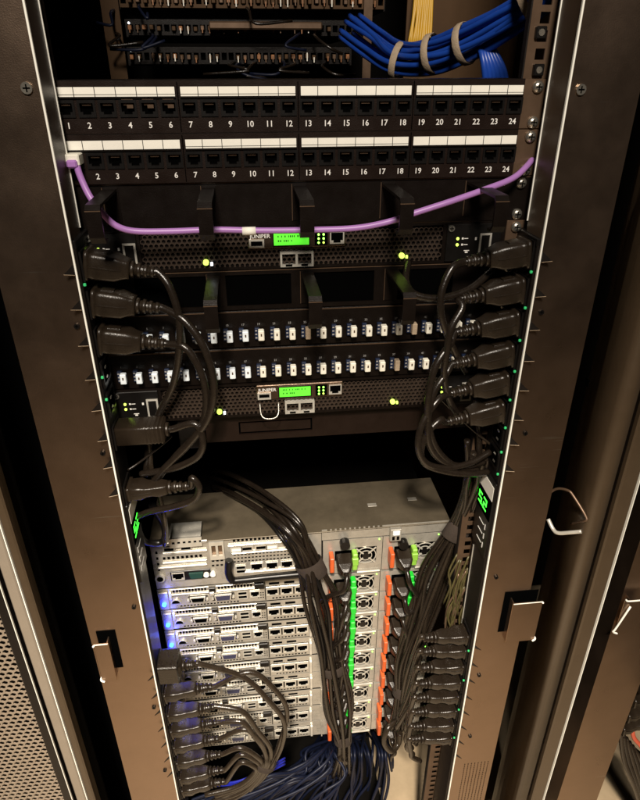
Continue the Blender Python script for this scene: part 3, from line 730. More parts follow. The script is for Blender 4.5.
x, z = q(217, 548.5); b = mb('zinc').plate(x-.0105, x+.0105, z-.017, z+.016, [(x-.0075, x-.0015, z-.010, z+.010), (x+.0020, x+.0080, z-.010, z+.010)], S-.0055, .004); cb = part('riser_latch', b, big)
part('latch_slot', mb('ear').box(x-.0075, x+.0080, S-.0012, S-.0004, z-.010, z+.010), cb)
for u, m in ((236.5, 'paper'), (247, 'hole'), (261, 'hole'), (272, 'paper')):
    x, z = q(u, 549-.08*(u-236)); part('card_port', mb('zinc').plate(x-.0088, x+.0088, z-.0048, z+.0048, [(x-.007, x+.007, z-.0032, z+.0032)], S-.0022, .0014, m), big)
x, z = q(241, 569); usb_stack(x, z, big)
for u, v in ((256.8, 566.2), (272, 565), (287, 563.7)):
    x, z = q(u, v); inst('network_port', RJ_S, big, (x, S-.0003, z))
b = wire([pt(229, 560, S-.012), pt(228.5, 572, S-.014), pt(232.5, 580, S-.016), pt(242, 580, S-.016), pt(270, 577, S-.016), pt(306, 573.5, S-.016)], .0058, 'black', 8, 10); part('cable_arm', b, big)
p1 = psu(PS1, Z2T-.0190, Z2B+.001, big, True, True); p2 = psu(PS2, Z2T-.0190, Z2B+.001, big, True, True)
x, z = q(394.5, 530); b = mb('steel').bbox(x-.0085, x+.0085, S-.010, S-.0024, z-.014, z+.009, .001); lb = part('lid_latch', b, big)
part('latch_knob', mb('white_cap').bbox(x-.005, x+.006, S-.0125, S-.0101, z-.001, z+.0075, .001), lb)
part('latch_slot', mb('hole').box(x-.0055, x-.0015, S-.0103, S-.0101, z-.011, z-.004).box(x+.0015, x+.0055, S-.0103, S-.0101, z-.011, z-.004), lb)
for u in (344, 402):
    x, z = q(u, 540); part('thumb_knob', mb('black').disc((x, z), .0075, S-.014, S-.003, 12), big)
# slide bracket with holes beside the power supplies
c0 = pt(474, 545, .630); c1 = pt(465, 648, .630); sx_ = (c0.x+c1.x)/2
b = mb('zinc').plate(sx_-.0065, sx_+.0065, c1.z, c0.z, [(sx_-.003, sx_+.002, c0.z-.010-i*.0135, c0.z-.003-i*.0135) for i in range(int((c0.z-c1.z)/.0135)-1)], .630, .0016, 'hole')
b.use('white_cap').bbox(sx_-.005, sx_+.004, .6255, .6295, c0.z-.052, c0.z-.040, .001).use('black').bbox(sx_-.004, sx_+.004, .626, .6295, c0.z-.018, c0.z-.008, .001)
solo('slide_bracket', b, 'punched metal slide bracket beside the power strip on the port-24 side', 'bracket', (sx_, .63, c1.z))
# ------------------------------------------------------------------ power strips
XFL, XFR = -.2126, .2353
SEGS = {'5': 'afgcd', '2': 'abged', '.': ''}
def seg_digit(b, ch, y0, z0, w, h, x, sx, ydir):
    t = w*.2
    Sg = {'a': (0, w, h-t, h), 'g': (0, w, h/2-t/2, h/2+t/2), 'd': (0, w, 0, t), 'f': (0, t, h/2, h), 'b': (w-t, w, h/2, h), 'e': (0, t, 0, h/2), 'c': (w-t, w, 0, h/2)}
    for s in SEGS[ch]:
        a = Sg[s]; ya, yb = sorted((y0+ydir*a[0], y0+ydir*a[1])); b.box(*sorted((x, x+sx*.0006)), ya, yb, z0+a[2], z0+a[3])
def power_strip(sgn, label, plug_z, free_z, lit_z, disp_v):
    x = XFL if sgn < 0 else XFR; s = -sgn                     # s: direction the face looks
    ya, yb = .5885, .6385; zt = pt(78, 240, .60).z if sgn < 0 else pt(540, 238, .60).z
    t = thing('power_strip', label, 'power strip', (x, .61, ZB+.03), 'vertical power strips')
    part('casing', mb('coat_dark').bbox(*sorted((x, x+sgn*.045)), ya+.0005, yb, ZB+.03, zt, .001), t)
    part('end_cap', mb('black').bbox(*sorted((x+s*.001, x+sgn*.046)), ya+.0002, yb+.001, zt-.006, zt+.002, .001), t)
    for z in plug_z+free_z:
        b = mb('black'); b.box(*sorted((x+s*.0002, x+s*.0022)), .5935, .6245, z-.0145, z+.0145)
        o = part('outlet', b, t, (x, .61, z))
        b = mb('hole').box(*sorted((x+s*.0023, x+s*.0026)), .5975, .6205, z-.0100, z+.0100); part('outlet_recess', b, o)
        b = mb('screw')
        for dz in (-.0055, .0055): b.box(*sorted((x+s*.0027, x+s*.0034)), .602, .607, z+dz-.001, z+dz+.001)
        part('contact', b, o)
    for z in lit_z:
        part('outlet_light', mb('led_teal').bbox(*sorted((x+s*.0004, x+s*.0030)), .589, .5915, z-.0014, z+.0014, .0005), t)
    # display module
    e = [ptx(u, v, x) for u, v in disp_v]; zc = sum(p.z for p in e)/len(e)
    dm = part('display_module', mb('black').bbox(*sorted((x+s*.0002, x+s*.0030)), .5885, .6365, zc-.075, zc+.045, .0008), t)
    part('info_label', mb('paper').box(*sorted((x+s*.0031, x+s*.0035)), .5905, .6340, zc+.0175, zc+.038), dm)
    part('screen', mb('hole').box(*sorted((x+s*.0031, x+s*.0036)), .5905, .6340, zc-.0150, zc+.0155), dm)
    b = mb('seg'); xd = x+s*.0037
    ydir = 1 if sgn < 0 else -1; y0 = .5950 if sgn < 0 else .6300
    seg_digit(b, '5', y0, zc-.008, .011, .017, xd, s, ydir); seg_digit(b, '2', y0+ydir*.0165, zc-.008, .011, .017, xd, s, ydir)
    yy = sorted((y0+ydir*.0128, y0+ydir*.0148)); b.box(*sorted((xd, xd+s*.0006)), *yy, zc-.008, zc-.0055)
    part('reading', b, dm)
    for i, (dz, m) in enumerate(((-.030, 'ink'), (-.045, 'ink'), (-.060, 'ink'))):
        b = mb(m).box(*sorted((x+s*.0031, x+s*.0035)), .598, .600, zc+dz-.004, zc+dz+.004).box(*sorted((x+s*.0031, x+s*.0035)), .604, .620, zc+dz-.0005, zc+dz+.0005); part('marking', b, dm)
    b = mb('zinc').plate(.0, .018, -.007, .007, [(.002, .016, -.005, .005)], 0, .003, 'hole')
    return t
ZL = [ptx(u, v, XFL).z for u, v in ((85, 262), (93, 298), (101, 333))]
ZLM = [ptx(117, 429, XFL).z, ptx(128, 484, XFL).z]
ZLL = [ptx(u, v, XFL).z for u, v in ((159, 665), (164, 689), (168, 706), (171, 721), (174, 736), (177, 750), (180, 764), (182, 777))]
ZRR = [ptx(u, v, XFR).z for u, v in ((536, 257), (530, 294), (524, 327), (518, 358), (513, 387), (508, 415))]
ZRL = [ptx(u, v, XFR).z for u, v in ((472, 646), (470, 661), (467.5, 677.5), (465, 694), (463, 709), (460.5, 723), (458, 737), (456, 750))]
power_strip(-1, 'black vertical power strip with a green number display on the port-1 side', ZL+ZLM+ZLL, [ZL[2]-.036, ZL[2]-.072], [ZL[0]-.016, ZL[2]-.036, ZL[2]-.062], [(131, 535)])
power_strip(1, 'black vertical power strip with a green number display on the port-24 side', ZRR+ZRL, [ZRR[5]-.034, ZRR[5]-.066], [z-.016 for z in ZRR+[ZRR[5]-.034, ZRR[5]-.066, ZRL[0], ZRL[2], ZRL[4], ZRL[6]]], [(492, 512)])

# ------------------------------------------------------------------ power cords
def rrect(c, ax, ey, ez, hy, hz, rr):
    out = []
    for (sy, sz, a0) in ((1, 1, 0), (-1, 1, 90), (-1, -1, 180), (1, -1, 270)):
        for k in range(4):
            a = math.radians(a0+k*30); out.append(c + ey*(sy*(hy-rr)+rr*math.cos(a)) + ez*(sz*(hz-rr)+rr*math.sin(a)))
    return out
KIND = {
 'big': [(0, .0150, .0150), (.0035, .0150, .0150), (.0036, .0124, .0126), (.010, .0132, .0130), (.028, .0128, .0122), (.034, .0106, .0100), (.038, .0092, .0090), (.041, .0088, .0088)],
 'grip': [(0, .0135, .0115), (.030, .0135, .0110), (.052, .0130, .0105), (.0525, .0060, .0060)],
 'low': [(0, .0140, .0096), (.0035, .0140, .0096), (.0036, .0122, .0080), (.015, .0128, .0086), (.021, .0108, .0062), (.028, .0096, .0060), (.036, .0100, .0070), (.043, .0080, .0064), (.046, .0066, .0060)],
 'square': [(0, .0175, .0175), (.026, .0175, .0175), (.0265, .0120, .0120), (.030, .0070, .0070)],
}
def power_cord(label, org, sgn, path, kind='big', droop=.10, fwd=0., r=.0041, relief=.023, group=None, m='rubber', n=8, pm='plug'):
    """plug pushed into the strip at org, pointing along sgn*x, then strain relief and cable through path"""
    org = Vector(org); ax = Vector((sgn, -fwd, -droop)).normalized()
    ey = ax.cross(Vector((0, 0, 1))).normalized(); ez = ey.cross(ax).normalized()
    if ez.z < 0: ez = -ez
    t = thing('power_lead', label, 'power cord', org, group)
    ks = KIND[kind]; b = mb(pm)
    b.loft([rrect(org+ax*d, ax, ey, ez, hy, hz, min(hy, hz)*(.22 if kind in ('square', 'grip') else .30)) for d, hy, hz in ks], kind != 'square')
    ln = ks[-1][0]
    if kind == 'grip':
        for i in range(5):
            d = .032+i*.0042
            for sz in (1,): b.loft([rrect(org+ax*(d+e), ax, ey, ez, .0139, .0114, .003) for e in (0, .0020)], False)
    p = part('plug', b, t)
    if kind in ('big', 'low'):
        i0, i1 = (3, 5); sgy = 1 if ey.y < 0 else -1
        b = mb(pm)
        for dz_ in (0,):
            rg = [[org+ax*d+ey*(sgy*(hy-.0004))+ez*z_+ey*(sgy*e_) for z_, e_ in ((-.0006, 0), (-.0006, .0009), (.0006, .0009), (.0006, 0))] for d, hy, hz in ks[2:6]]
            b.loft(rg, False)
        part('moulding_seam', b, p)
    if kind == 'big':
        b = mb(pm).loft([rrect(org+ax*d+ez*.0128, ax, ey, ez, hy, .0012, .0006) for d, hy in ((.008, .006), (.020, .005))], False); part('moulded_arrow', b, p)
    # strain relief: ribs on a tapering core
    b = mb(pm); b.tube([org+ax*(ln-.001), org+ax*(ln+relief)], [r*1.5, r*1.08], 10)
    nr = 4
    for i in range(nr):
        d = ln+.002+i*(relief-.004)/(nr-1); rr = r*(2.05-.21*i)
        b.tube([org+ax*(d-.0020), org+ax*(d-.0014), org+ax*(d+.0014), org+ax*(d+.0020)], [rr*.86, rr, rr*.97, rr*.84], 12)
    part('strain_relief', b, t)
    e = org+ax*(ln+relief-.002)
    pts = [e, e+ax*.006] + [pt(*c) if len(c) == 3 else Vector(c[:3]) for c in path]
    part('cable', mb(m).tube(smooth_path(pts, n), r, 10), t)
    return t
YP = .609
up = ['topmost', 'second', 'third']
pathsL = [
 [(170, 288, .600), (179, 318, .598), (179, 352, .603), (173, 385, .612), (160, 412, .622), (150, 440, .628), (146, 475, .630)],
 [(186, 322, .594), (205, 350, .588), (214, 385, .588), (208, 418, .594), (188, 445, .604), (163, 470, .612), (146, 492, .622)],
 [(187, 349, .598), (203, 378, .594), (206, 408, .596), (198, 432, .602), (176, 456, .610), (155, 482, .620)],
]
for i in range(3):
    power_cord(f'black power cord in the {up[i]} outlet of the strip on the port-1 side, looping down', (XFL+.0028, YP, ZL[i]), 1, pathsL[i], 'big', .17-.02*i, .05, group='cords in the upper outlets')
power_cord('black power cord with ribbed flat grip plug below the three upper plugs', (XFL+.0028, YP, ZLM[0]), 1,
           [(195, 424, .600), (203, 441, .597), (198, 456, .600), (180, 466, .606), (160, 471, .614), (141, 474, .622)], 'grip', -.03, .05, relief=.004)
power_cord('black power cord in the outlet just above the port-1 side strip display', (XFL+.0028, YP, ZLM[1]), 1,
           [(192, 478, .600), (199, 487, .598), (194, 499, .602), (176, 506, .608), (152, 511, .616), (138, 516, .622)], 'low', -.02, .05)
pathsR = [
 [(452, 268, .600), (442, 290, .594), (441, 312, .592), (447, 334, .596), (455, 352, .606), (466, 372, .62)],
 [(462, 308, .598), (451, 328, .592), (447, 350, .592), (444, 376, .598), (450, 402, .61), (462, 420, .625)],
 [(450, 344, .598), (436, 365, .590), (429, 392, .588), (428, 420, .590), (436, 448, .596), (455, 466, .606), (478, 470, .618)],
 [(446, 374, .600), (434, 392, .594), (428, 420, .590), (430, 446, .592), (444, 462, .600), (466, 466, .610), (484, 462, .622)],
 [(438, 400, .596), (423, 422, .588), (418, 445, .586), (425, 462, .590), (444, 468, .598), (470, 463, .608), (490, 452, .618)],
 [(440, 420, .598), (427, 434, .592), (421, 452, .590), (427, 465, .592), (448, 472, .598), (472, 474, .606), (488, 472, .615)],
]
un = ['topmost', 'second', 'third', 'fourth', 'fifth', 'sixth']
for i in range(6):
    power_cord(f'black power cord in the {un[i]} outlet of the strip on the port-24 side, bowing inward', (XFR-.0028, YP, ZRR[i]), -1, pathsR[i], 'big', .12+.015*i, .05, group='cords in the upper outlets')
lowl = [
 [(243, 677, .604), (268, 700, .598), (284, 722, .598), (282, 745, .604), (272, 765, .61), (256, 784, .612), (225, 798, .612)],
 [(250, 672, .606), (275, 690, .600), (287, 712, .600), (280, 742, .606), (270, 764, .612), (250, 790, .612)],
 [(243, 712, .596), (257, 730, .594), (270, 748, .598), (268, 765, .604), (252, 786, .606), (215, 802, .606)],
 [(242, 722, .596), (254, 736, .594), (264, 750, .598), (266, 765, .604), (250, 788, .604), (220, 806, .604)],
 [(244, 729, .596), (258, 739, .595), (265, 752, .599), (264, 766, .604), (246, 789, .604), (210, 803, .602)],
 [(240, 748, .596), (256, 756, .596), (262, 766, .601), (248, 784, .602), (222, 796, .600)],
 [(240, 755, .597), (254, 760, .597), (259, 768, .601), (244, 785, .600), (215, 796, .598)],
 [(240, 763, .597), (253, 766, .597), (255, 772, .600), (238, 786, .598), (205, 795, .596)],
]
ol = ['', 'second', 'third', 'fourth', 'fifth', 'sixth', 'seventh', 'lowest']
for i in range(8):
    lab = ('black power cord with a square block plug just under the blue server lights' if i == 0 else
           f'black power cord {"lowest" if i == 7 else ol[i]} of the low plugs on the port-1 side')
    power_cord(lab, (XFL+.0028, YP-.004, ZLL[i]), 1, lowl[i], 'square' if i == 0 else 'low', -.02 if i == 0 else -.10, .05, r=.0039, relief=.022, group='cords in the low row', m='cord_pale', pm='plug_lit')
lowr = [
 [(410, 664, .64), (405, 682, .645), (402, 705, .648)],
 [(411, 676, .635), (406, 694, .642), (402, 712, .645)],
 [(412, 686, .628), (406, 702, .636), (400, 716, .640)],
 [(411, 704, .622), (404, 716, .628), (396, 728, .634)],
 [(409, 718, .612), (406, 728, .612), (410, 738, .618), (416, 744, .628)],
 [(408, 731, .609), (406, 740, .609), (412, 748, .616)],
 [(408, 742, .607), (407, 748, .608), (413, 754, .616)],
 [(411, 752, .608), (412, 757, .612), (420, 761, .62)],
]
for i in range(8):
    power_cord(f'black power cord {(un+["seventh", "lowest"])[i]} of the low row on the port-24 side, short loop', (XFR-.0028, YP-.002, ZRL[i]), -1, lowr[i], 'low', -.06, .05, r=.0042, relief=.020, group='cords in the low row', m='cord_pale', pm='plug_lit')
# loose cord from the firewall end to a ring, and the drop cords at the port-1 side
def cable(name, label, cat, pts, r, m, group=None, n=8, seg=8):
    P_ = [pt(*c) if not isinstance(c, Vector) else c for c in pts]
    return solo(name, mb(m).tube(smooth_path(P_, n), r, seg), label, cat, P_[0], group)
cable('power_cable', 'grey-brown cable hanging from the ring beside the upper firewall module', 'cable', [(408, 262, .64), (406, 282, .612), (416, 295, .604), (440, 298, .604), (468, 290, .61), (488, 274, .622), (500, 262, .632)], .0040, 'rubber')
cable('power_cable', 'thin cord dropping straight between the grip plug and the round plug below', 'cable', [(147, 430, .624), (150, 452, .626), (152, 472, .628), (160, 498, .632), (165, 522, .636), (165, 545, .66)], .0031, 'cord_pale')
cable('power_cable', 'thick black looped cord lying on the server lid corner beside the strip display', 'cable', [(152, 505, .64), (164, 525, .66), (164, 540, .668), (155, 543, .668), (144, 541, .66), (138, 530, .645)], .0048, 'black')
cable('power_cable', 'thin slanting cord crossing behind the grip plug', 'cable', [(172, 436, .63), (158, 448, .625), (140, 462, .62), (128, 470, .615)], .0014, 'rubber')
cable('power_cable', 'thin pale wire slanting beside the fourth and fifth inward plugs', 'cable', [(440, 398, .632), (460, 418, .63), (480, 436, .628), (500, 452, .626)], .0016, 'cord_pale')

# ------------------------------------------------------------------ hanging cord bundles in front of the servers
def bundle(n, centre, spread, r, m, name, label, cat, group, seed, jit=.5):
    rr = random.Random(seed); C_ = [pt(*c) for c in centre]; out = []
    for k in range(n):
        a = 2*math.pi*k/n + rr.uniform(-.3, .3); d = math.sqrt(rr.uniform(.15, 1))
        ph = rr.uniform(-.6, .6); pts = []
        for i, c in enumerate(C_):
            s = spread[i]; aa = a+ph*i*.35
            tg = (C_[min(i+1, len(C_)-1)] - C_[max(i-1, 0)]).normalized(); e1 = tg.cross(Vector((0, 1, 0))).normalized(); e2 = tg.cross(e1).normalized()
            pts.append(c + e1*(math.cos(aa)*d*s + rr.uniform(-1, 1)*s*.18*jit) + e2*(math.sin(aa)*d*s*.6))
        mm = m if isinstance(m, str) else rr.choice(m)
        out.append(solo(name, mb(mm).tube(smooth_path(pts, 8), r*rr.uniform(.9, 1.08), 8), label, cat, pts[0], group))
    return out
def tie(label, c, dirv, rad, wid, m='velcro', flat=.7):
    c = pt(*c) if not isinstance(c, Vector) else c; d = Vector(dirv).normalized(); ex = d.orthogonal().normalized()
    ex = (Vector((1, 0, 0)) - d*d.x).normalized(); ey = d.cross(ex); rings = []
    for w_, q_ in ((-wid/2, .97), (-wid/2+.0012, 1.0), (wid/2-.0012, 1.0), (wid/2, .97)):
        rings.append([c + d*w_ + ex*(rad*q_*math.cos(2*math.pi*k/18)) + ey*(rad*flat*q_*math.sin(2*math.pi*k/18)) for k in range(18)])
    b = mb(m).loft(rings, True, False)
    rings2 = [[c + d*w_ + ex*(rad*.93*math.cos(2*math.pi*k/18)) + ey*(rad*.93*flat*math.sin(2*math.pi*k/18)) for k in range(18)] for w_ in (-wid/2, wid/2)]
    b.loft(rings2, True, False)
    f = c + ex*rad*.4 + ey*(-rad*flat if (ey*-1).y < 0 else rad*flat)
    return solo('cable_tie', b, label, 'cable tie', c)
cen = [(222, 482, .86), (240, 489, .81), (266, 504, .748), (291, 530, .700), (306, 558, .690), (322, 600, .676), (331, 650, .668), (339, 705, .664), (343, 745, .664), (342, 772, .69)]
bundle(13, cen, [.034, .032, .028, .023, .017, .030, .024, .026, .013, .022], .0034, ['black', 'rubber', 'rubber'], 'power_cable', 'black cord in the middle bundle arching over the two-unit server lid', 'cable', 'cords of the middle bundle', 3, 1.3)
tie('wide dark hook-and-loop strap on the middle bundle at the two-unit server', (311, 568, .688), (.35, 0, -1), .0215, .030)
tie('dark hook-and-loop strap halfway down the middle bundle', (333, 668, .668), (.15, 0, -1), .0195, .020)
tie('dark hook-and-loop strap at the foot of the middle bundle', (343, 738, .664), (.05, 0, -1), .0160, .024)
rig = [(481, 455, .63), (476, 480, .638), (468, 505, .650), (456, 530, .664), (440, 570, .670), (424, 615, .668), (411, 660, .664), (404, 695, .660), (399, 725, .660)]
bundle(12, rig, [.016, .016, .015, .013, .026, .028, .026, .013, .022], .0038, ['rubber', 'rubber', 'cord_pale'], 'power_cable', 'brown-black cord in the bundle hanging beside the slide bracket', 'cable', 'cords of the side bundle', 8, 1.2)
tie('dark hook-and-loop strap on the side bundle level with the server lid', (457, 531, .663), (-.5, 0, -1), .0190, .026)
tie('dark hook-and-loop strap low on the side bundle among the short plugs', (405, 690, .660), (-.2, 0, -1), .0200, .022)
for i, (p0, p1, p2, p3) in enumerate((((467, 440, .636), (468, 470, .64), (466, 500, .65), (461, 528, .66)), ((477, 395, .632), (479, 430, .634), (478, 465, .636), (468, 515, .65)))):
    cable('power_cable', 'cord falling straight down behind the inward loops into the side bundle', 'cable', [p0, p1, p2, p3], .0040, 'rubber', 'straight falling cords')
b = wire([pt(399, 720, .655), pt(388, 728, .640), pt(384, 742, .634), pt(391, 751, .634), pt(398, 744, .645), pt(400, 733, .65)], .0050, 'cord_pale', 8, 8)
solo('power_cable', b, 'thick curled cord end below the side bundle strap', 'cable', pt(399, 720, .655))
tie('dark strap gathering the pale-lit low cords above the bright blue cables', (266, 764, .604), (-.3, 0, -1), .0165, .012, 'velcro', .8)

# power cords in the server supplies
def supply_cord(k, j):
    two = k < 0; zc = (Z2T-.019+Z2B)/2 if two else ZT1-k*UN-UN/2
    x = (PS1 if j == 0 else PS2)+.0315; org = Vector((x, S-.001, zc))
    wh = 'two-unit server' if two else ('first' if k == 0 else 'lowest' if k == 8 else ords[k])+' one-unit server'
    t = thing('power_lead', f'black cord plugged into the {"inner" if j == 0 else "outer"} supply of the {wh}', 'power cord', org, 'server supply cords')
    b = mb('plug'); ax = Vector((0, -1, -.25)).normalized(); ey = Vector((1, 0, 0)); ez = ey.cross(ax).normalized()
    if ez.z < 0: ez = -ez
    b.loft([rrect(org+ax*d, ax, ey, ez, hy, hz, .003) for d, hy, hz in ((0, .0118, .0100), (.018, .0115, .0098), (.026, .008, .0075), (.030, .0055, .0055))], False); part('plug', b, t)
    e = org+ax*.029; rr = random.Random(k*7+j)
    dx = -.020 if j == 0 else .012
    tgt = [pt(322, 600, .676), pt(331, 650, .668), pt(339, 705, .664), pt(343, 745, .664)] if j == 0 else [pt(424, 615, .668), pt(411, 660, .664), pt(404, 695, .66), pt(399, 725, .66)]
    zz = e.z-.06; best = min(tgt, key=lambda p: abs(p.z-zz))
    end = best+Vector((rr.uniform(-.008, .008), .004, rr.uniform(-.01, .01)))
    if end.z > e.z-.02: end.z = e.z-.045
    pts = [e, e+ax*.008, e+Vector((dx*.3, -.016, -.018)), e.lerp(end, .6)+Vector((0, -.006, -.004)), end]
    part('cable', mb('rubber').tube(smooth_path(pts, 6), .0037, 8), t)
for k in range(-1, 9):
    for j in (0, 1): supply_cord(k, j)

# ------------------------------------------------------------------ network cables
# blue bundle crossing above the patch panels
blu = [(350, 26, 1.05), (374, 44, .98), (398, 58, .90), (432, 55, .835), (466, 43, .79), (503, 23, .745), (540, -1, .705), (562, -22, .69)]
bundle(13, blu, [.020, .020, .018, .018, .018, .016, .015, .016], .0036, 'blue_cable', 'network_cable', 'blue network cable in the bundle crossing above the patch panels', 'cable', 'blue cables of the crossing bundle', 5)
for i in range(6):
    f = i/5; xo = -10+20*f
    cable('network_cable', 'bright blue network cable turning down behind the upper patch panel', 'cable', [(470+xo*.4, 44-6*f, .80), (484+xo*.5, 48-3*f, .775), (491+xo*.8, 60, .765), (495+xo, 76, .765), (497+xo, 100, .775)], .0036, 'blue_cable', 'blue cables turning down')
for i, (c, d, rad) in enumerate((((398, 61, .895), (1, -.6, -.25), .0235), ((432, 54, .833), (1, -.9, .2), .0235), ((465, 44, .79), (1, -1.1, .4), .0235), ((528, 3, .71), (1, -.8, .75), .0215))):
    tie(['tan strap on the blue bundle deepest in the cabinet', 'tan strap on the blue bundle under the yellow fibres', 'tan strap on the blue bundle where cables turn down', 'tan strap on the blue bundle beside the mounting rail'][i], c, d, rad, .0085, 'velcro_tan', .95)
for i in range(11):
    f = i/10; rr = random.Random(i)
    cable('fibre_cable', 'yellow fibre cable hanging behind the blue bundle', 'cable', [(417+16*f, -25, 1.0), (415+17*f, 0, .99), (412+19*f+rr.uniform(-1, 1), 22, .985), (409+21*f, 44, .98), (409+20*f, 58, 1.00), (412+16*f, 66, 1.06)], .0021, 'yellow', 'yellow fibre cables')
# purple patch cable
pc = thing('network_cable', 'purple patch cable sagging from the first port through the finger rings', 'cable', pt(76, 160, P-.006))
pp = [(76, 161, .628), (80, 176, .614), (90, 196, .604), (103, 214, .600), (116, 226, .600), (135, 231, .602), (170, 231, .604), (215, 230, .606), (262, 231, .606), (310, 230, .606), (355, 228, .604), (388, 222, .600), (415, 213, .598), (450, 202, .598), (485, 190, .604), (512, 178, .614), (527, 166, .628), (537, 152, .66)]
part('jacket', mb('purple').tube(smooth_path([pt(u_, v_+random.Random(i_).uniform(-.7, .7), y_) for i_, (u_, v_, y_) in enumerate(pp)], 6), .0031, 10), pc)
a = pt(75.5, 159, P-.008)
part('connector', mb('cream').bbox(a.x-.0065, a.x+.0065, P-.022, P-.004, a.z-.0045, a.z+.0055, .001).use('purple').bbox(a.x-.0048, a.x+.0048, P-.026, P-.0135, a.z-.0060, a.z+.001, .0015), pc)
a = pt(249, 231, .606); part('cable_flag', mb('paper').tube([a-Vector((.0065, 0, 0)), a+Vector((.0065, 0, 0))], .0040, 10), pc)
# dark pile below the servers
for i in range(110):
    rr = random.Random(100+i); f = rr.random()
    if f < .62:
        e = rr.random()**.8; y0 = rr.uniform(.66, .88)
        pts = [(345+rr.uniform(-25, 25), 731+rr.uniform(0, 5), y0+.10), (335-22*e+rr.uniform(-10, 10), 749+rr.uniform(-3, 4), y0+.02), (292+55*(1-e)+rr.uniform(-10, 10), 769+rr.uniform(-7, 7), y0-.02), (225+105*(1-e)+rr.uniform(-12, 12), 788+rr.uniform(-9, 12), y0-.04), (120+190*(1-e), 822+rr.uniform(-12, 24), y0-.05)]
    else:
        u = rr.uniform(325, 392); y0 = rr.uniform(.68, .86)
        pts = [(u+rr.uniform(-14, 4), 730, y0+.10), (u, 752, y0), (u+rr.uniform(-5, 5), 780, y0-.01), (u-rr.uniform(2, 14), 806, y0-.02), (u-rr.uniform(4, 24), 850, y0-.02)]
    cable('network_cable', 'dark navy network cable in the pile below the lowest server', 'cable', pts, .0029, 'navy_cable', 'navy cables of the pile', 6, 6)
for i in range(3):
    cable('network_cable', 'bright blue cable running under the low cords on the port-1 side', 'cable', [(178, 792+3*i, .60), (205, 783+2*i, .603), (235, 782+i, .61), (262, 771+2*i, .625), (285, 758+3*i, .65)], .0018, 'bright_blue', 'bright blue cables under the cords')
# yellow-green sleeves beside the power supplies
for i in range(22):
    rr = random.Random(300+i); u = rr.uniform(450, 468); v = rr.uniform(572, 618)
    cable('ground_wire', 'yellow-green sleeved wire tangled beside the slide bracket', 'wire', [(u+6, v-18, .640), (u+rr.uniform(-4, 4), v, .634), (u-4+rr.uniform(-4, 4), v+14, .632), (u-8, v+32, .640)], .0015, 'olive' if i % 4 else 'ear', 'yellow-green wires beside the bracket', 5, 6)

# ------------------------------------------------------------------ switches deep in the cabinet
def deep_switch(u0, u1, v0, v1, Y, n, label, m_ring, rows=1):
    a = pt(u0, v0, Y); c = pt(u1, v1, Y); zt, zb = a.z, min(c.z, a.z-.02)
    t = thing('network_switch', label, 'network switch', ((a.x+c.x)/2, Y, zb), 'network switches deep inside')
    w_ = (c.x-a.x)/n; hh = (zt-zb)/rows; holes = []
    for r_ in range(rows):
        for i in range(n):
            holes.append((a.x+w_*i+w_*.14, a.x+w_*(i+1)-w_*.14, zb+hh*r_+hh*.25, zb+hh*r_+hh*.72))
    part('face', mb(m_ring).plate(a.x, c.x, zb, zt, holes, Y, .01, 'hole'), t)
    part('chassis', mb('panel').box(a.x-.004, c.x+.004, Y+.011, Y+.3, zb-.002, zt+.002), t)
    rr = random.Random(int(u0+v0))
    for i in range(n):
        if rr.random() < .8:
            x = a.x+w_*(i+.5); dd = rr.uniform(.004, .016); zz = zb+hh*rr.uniform(.26, .36)
            cn = part('connector', mb(rr.choice(['amber', 'wall', 'ear', 'wall'])).bbox(x-w_*.24, x+w_*.24, Y-dd, Y-.0005, zz, zz+hh*.30, .0006), t)
            if rr.random() < .6: part('latch', mb(rr.choice(['paper', 'amber', 'ear'])).box(x-w_*.07, x+w_*.07, Y-dd-.002, Y-dd-.0002, zz-.004, zz+hh*rr.uniform(.1, .4)), cn)
    part('lamp', mb('led_white').disc((a.x-.012+.016, zt-.004), .0016, Y-.004, Y-.0005, 6), t)
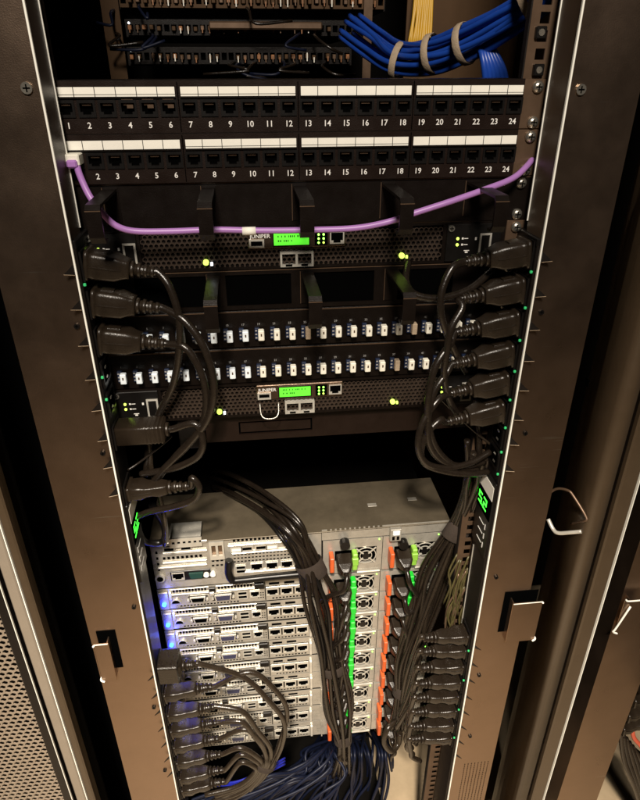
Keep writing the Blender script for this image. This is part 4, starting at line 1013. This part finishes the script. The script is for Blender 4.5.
deep_switch(118, 384, -8, 7, 1.17, 36, 'dark network switch deep inside, highest of three, row of pale plugs', 'wall')
deep_switch(126, 352, 20, 36, 1.17, 32, 'dark network switch deep inside, second of three, tan strip along it', 'panel')
deep_switch(128, 350, 48, 64, 1.17, 32, 'dark network switch deep inside, just above the patch panels', 'panel')
a = pt(209, 25, 1.155); c = pt(322, 18, 1.155)
solo('label_strip', mb('ear').bbox(a.x, c.x, 1.150, 1.160, a.z-.006, a.z+.005, .002), 'tan lit strip along the middle deep switch', 'strip', a)  # pale strip coloured tan, its dim warm light put into the colour
for i in range(14):
    rr = random.Random(500+i); u = rr.uniform(110, 380); v = rr.choice([8, 36, 64])+rr.uniform(-4, 2)
    cable('network_cable', 'dark patch lead drooping in front of the deep switches', 'cable', [(u, v, 1.165), (u+rr.uniform(-6, 6), v+3, 1.13), (u+rr.uniform(-20, 20), v+rr.uniform(8, 16), 1.11), (u+rr.uniform(-50, 50), v+rr.uniform(6, 22), 1.12)], .0022, 'navy_cable' if i % 2 else 'rubber', 'patch leads of the deep switches', 5, 6)

# ------------------------------------------------------------------ cords in the neighbouring cabinet
for i, (u, v) in enumerate(((636, 684), (630, 698), (624, 713), (619, 726))):
    c = pt(u, v, .60); power_cord(f'{["highest", "second", "third", "lowest"][i]} small silver-tipped plug in the neighbouring cabinet', c, 1, [Vector((c.x+.10, c.y, c.z-.01)), Vector((c.x+.2, c.y+.05, c.z-.1))], 'low', -.05, r=.004, relief=.02, group='plugs in the neighbouring cabinet', m='cord_pale')
cable('network_cable', 'red cable in the neighbouring cabinet below its plugs', 'cable', [(632, 728, .62), (634, 738, .62), (642, 748, .62), (655, 770, .62)], .004, 'red_cable')
for i in range(7):
    cable('power_cable', 'black cord hanging low in the neighbouring cabinet', 'cable', [(620+i*3, 730+i*4, .64), (624+i*4, 760, .63), (634+i*3, 785, .62), (644+i*2, 815, .62)], .0045, 'rubber' if i % 2 else 'cord_pale', 'cords of the neighbouring cabinet')
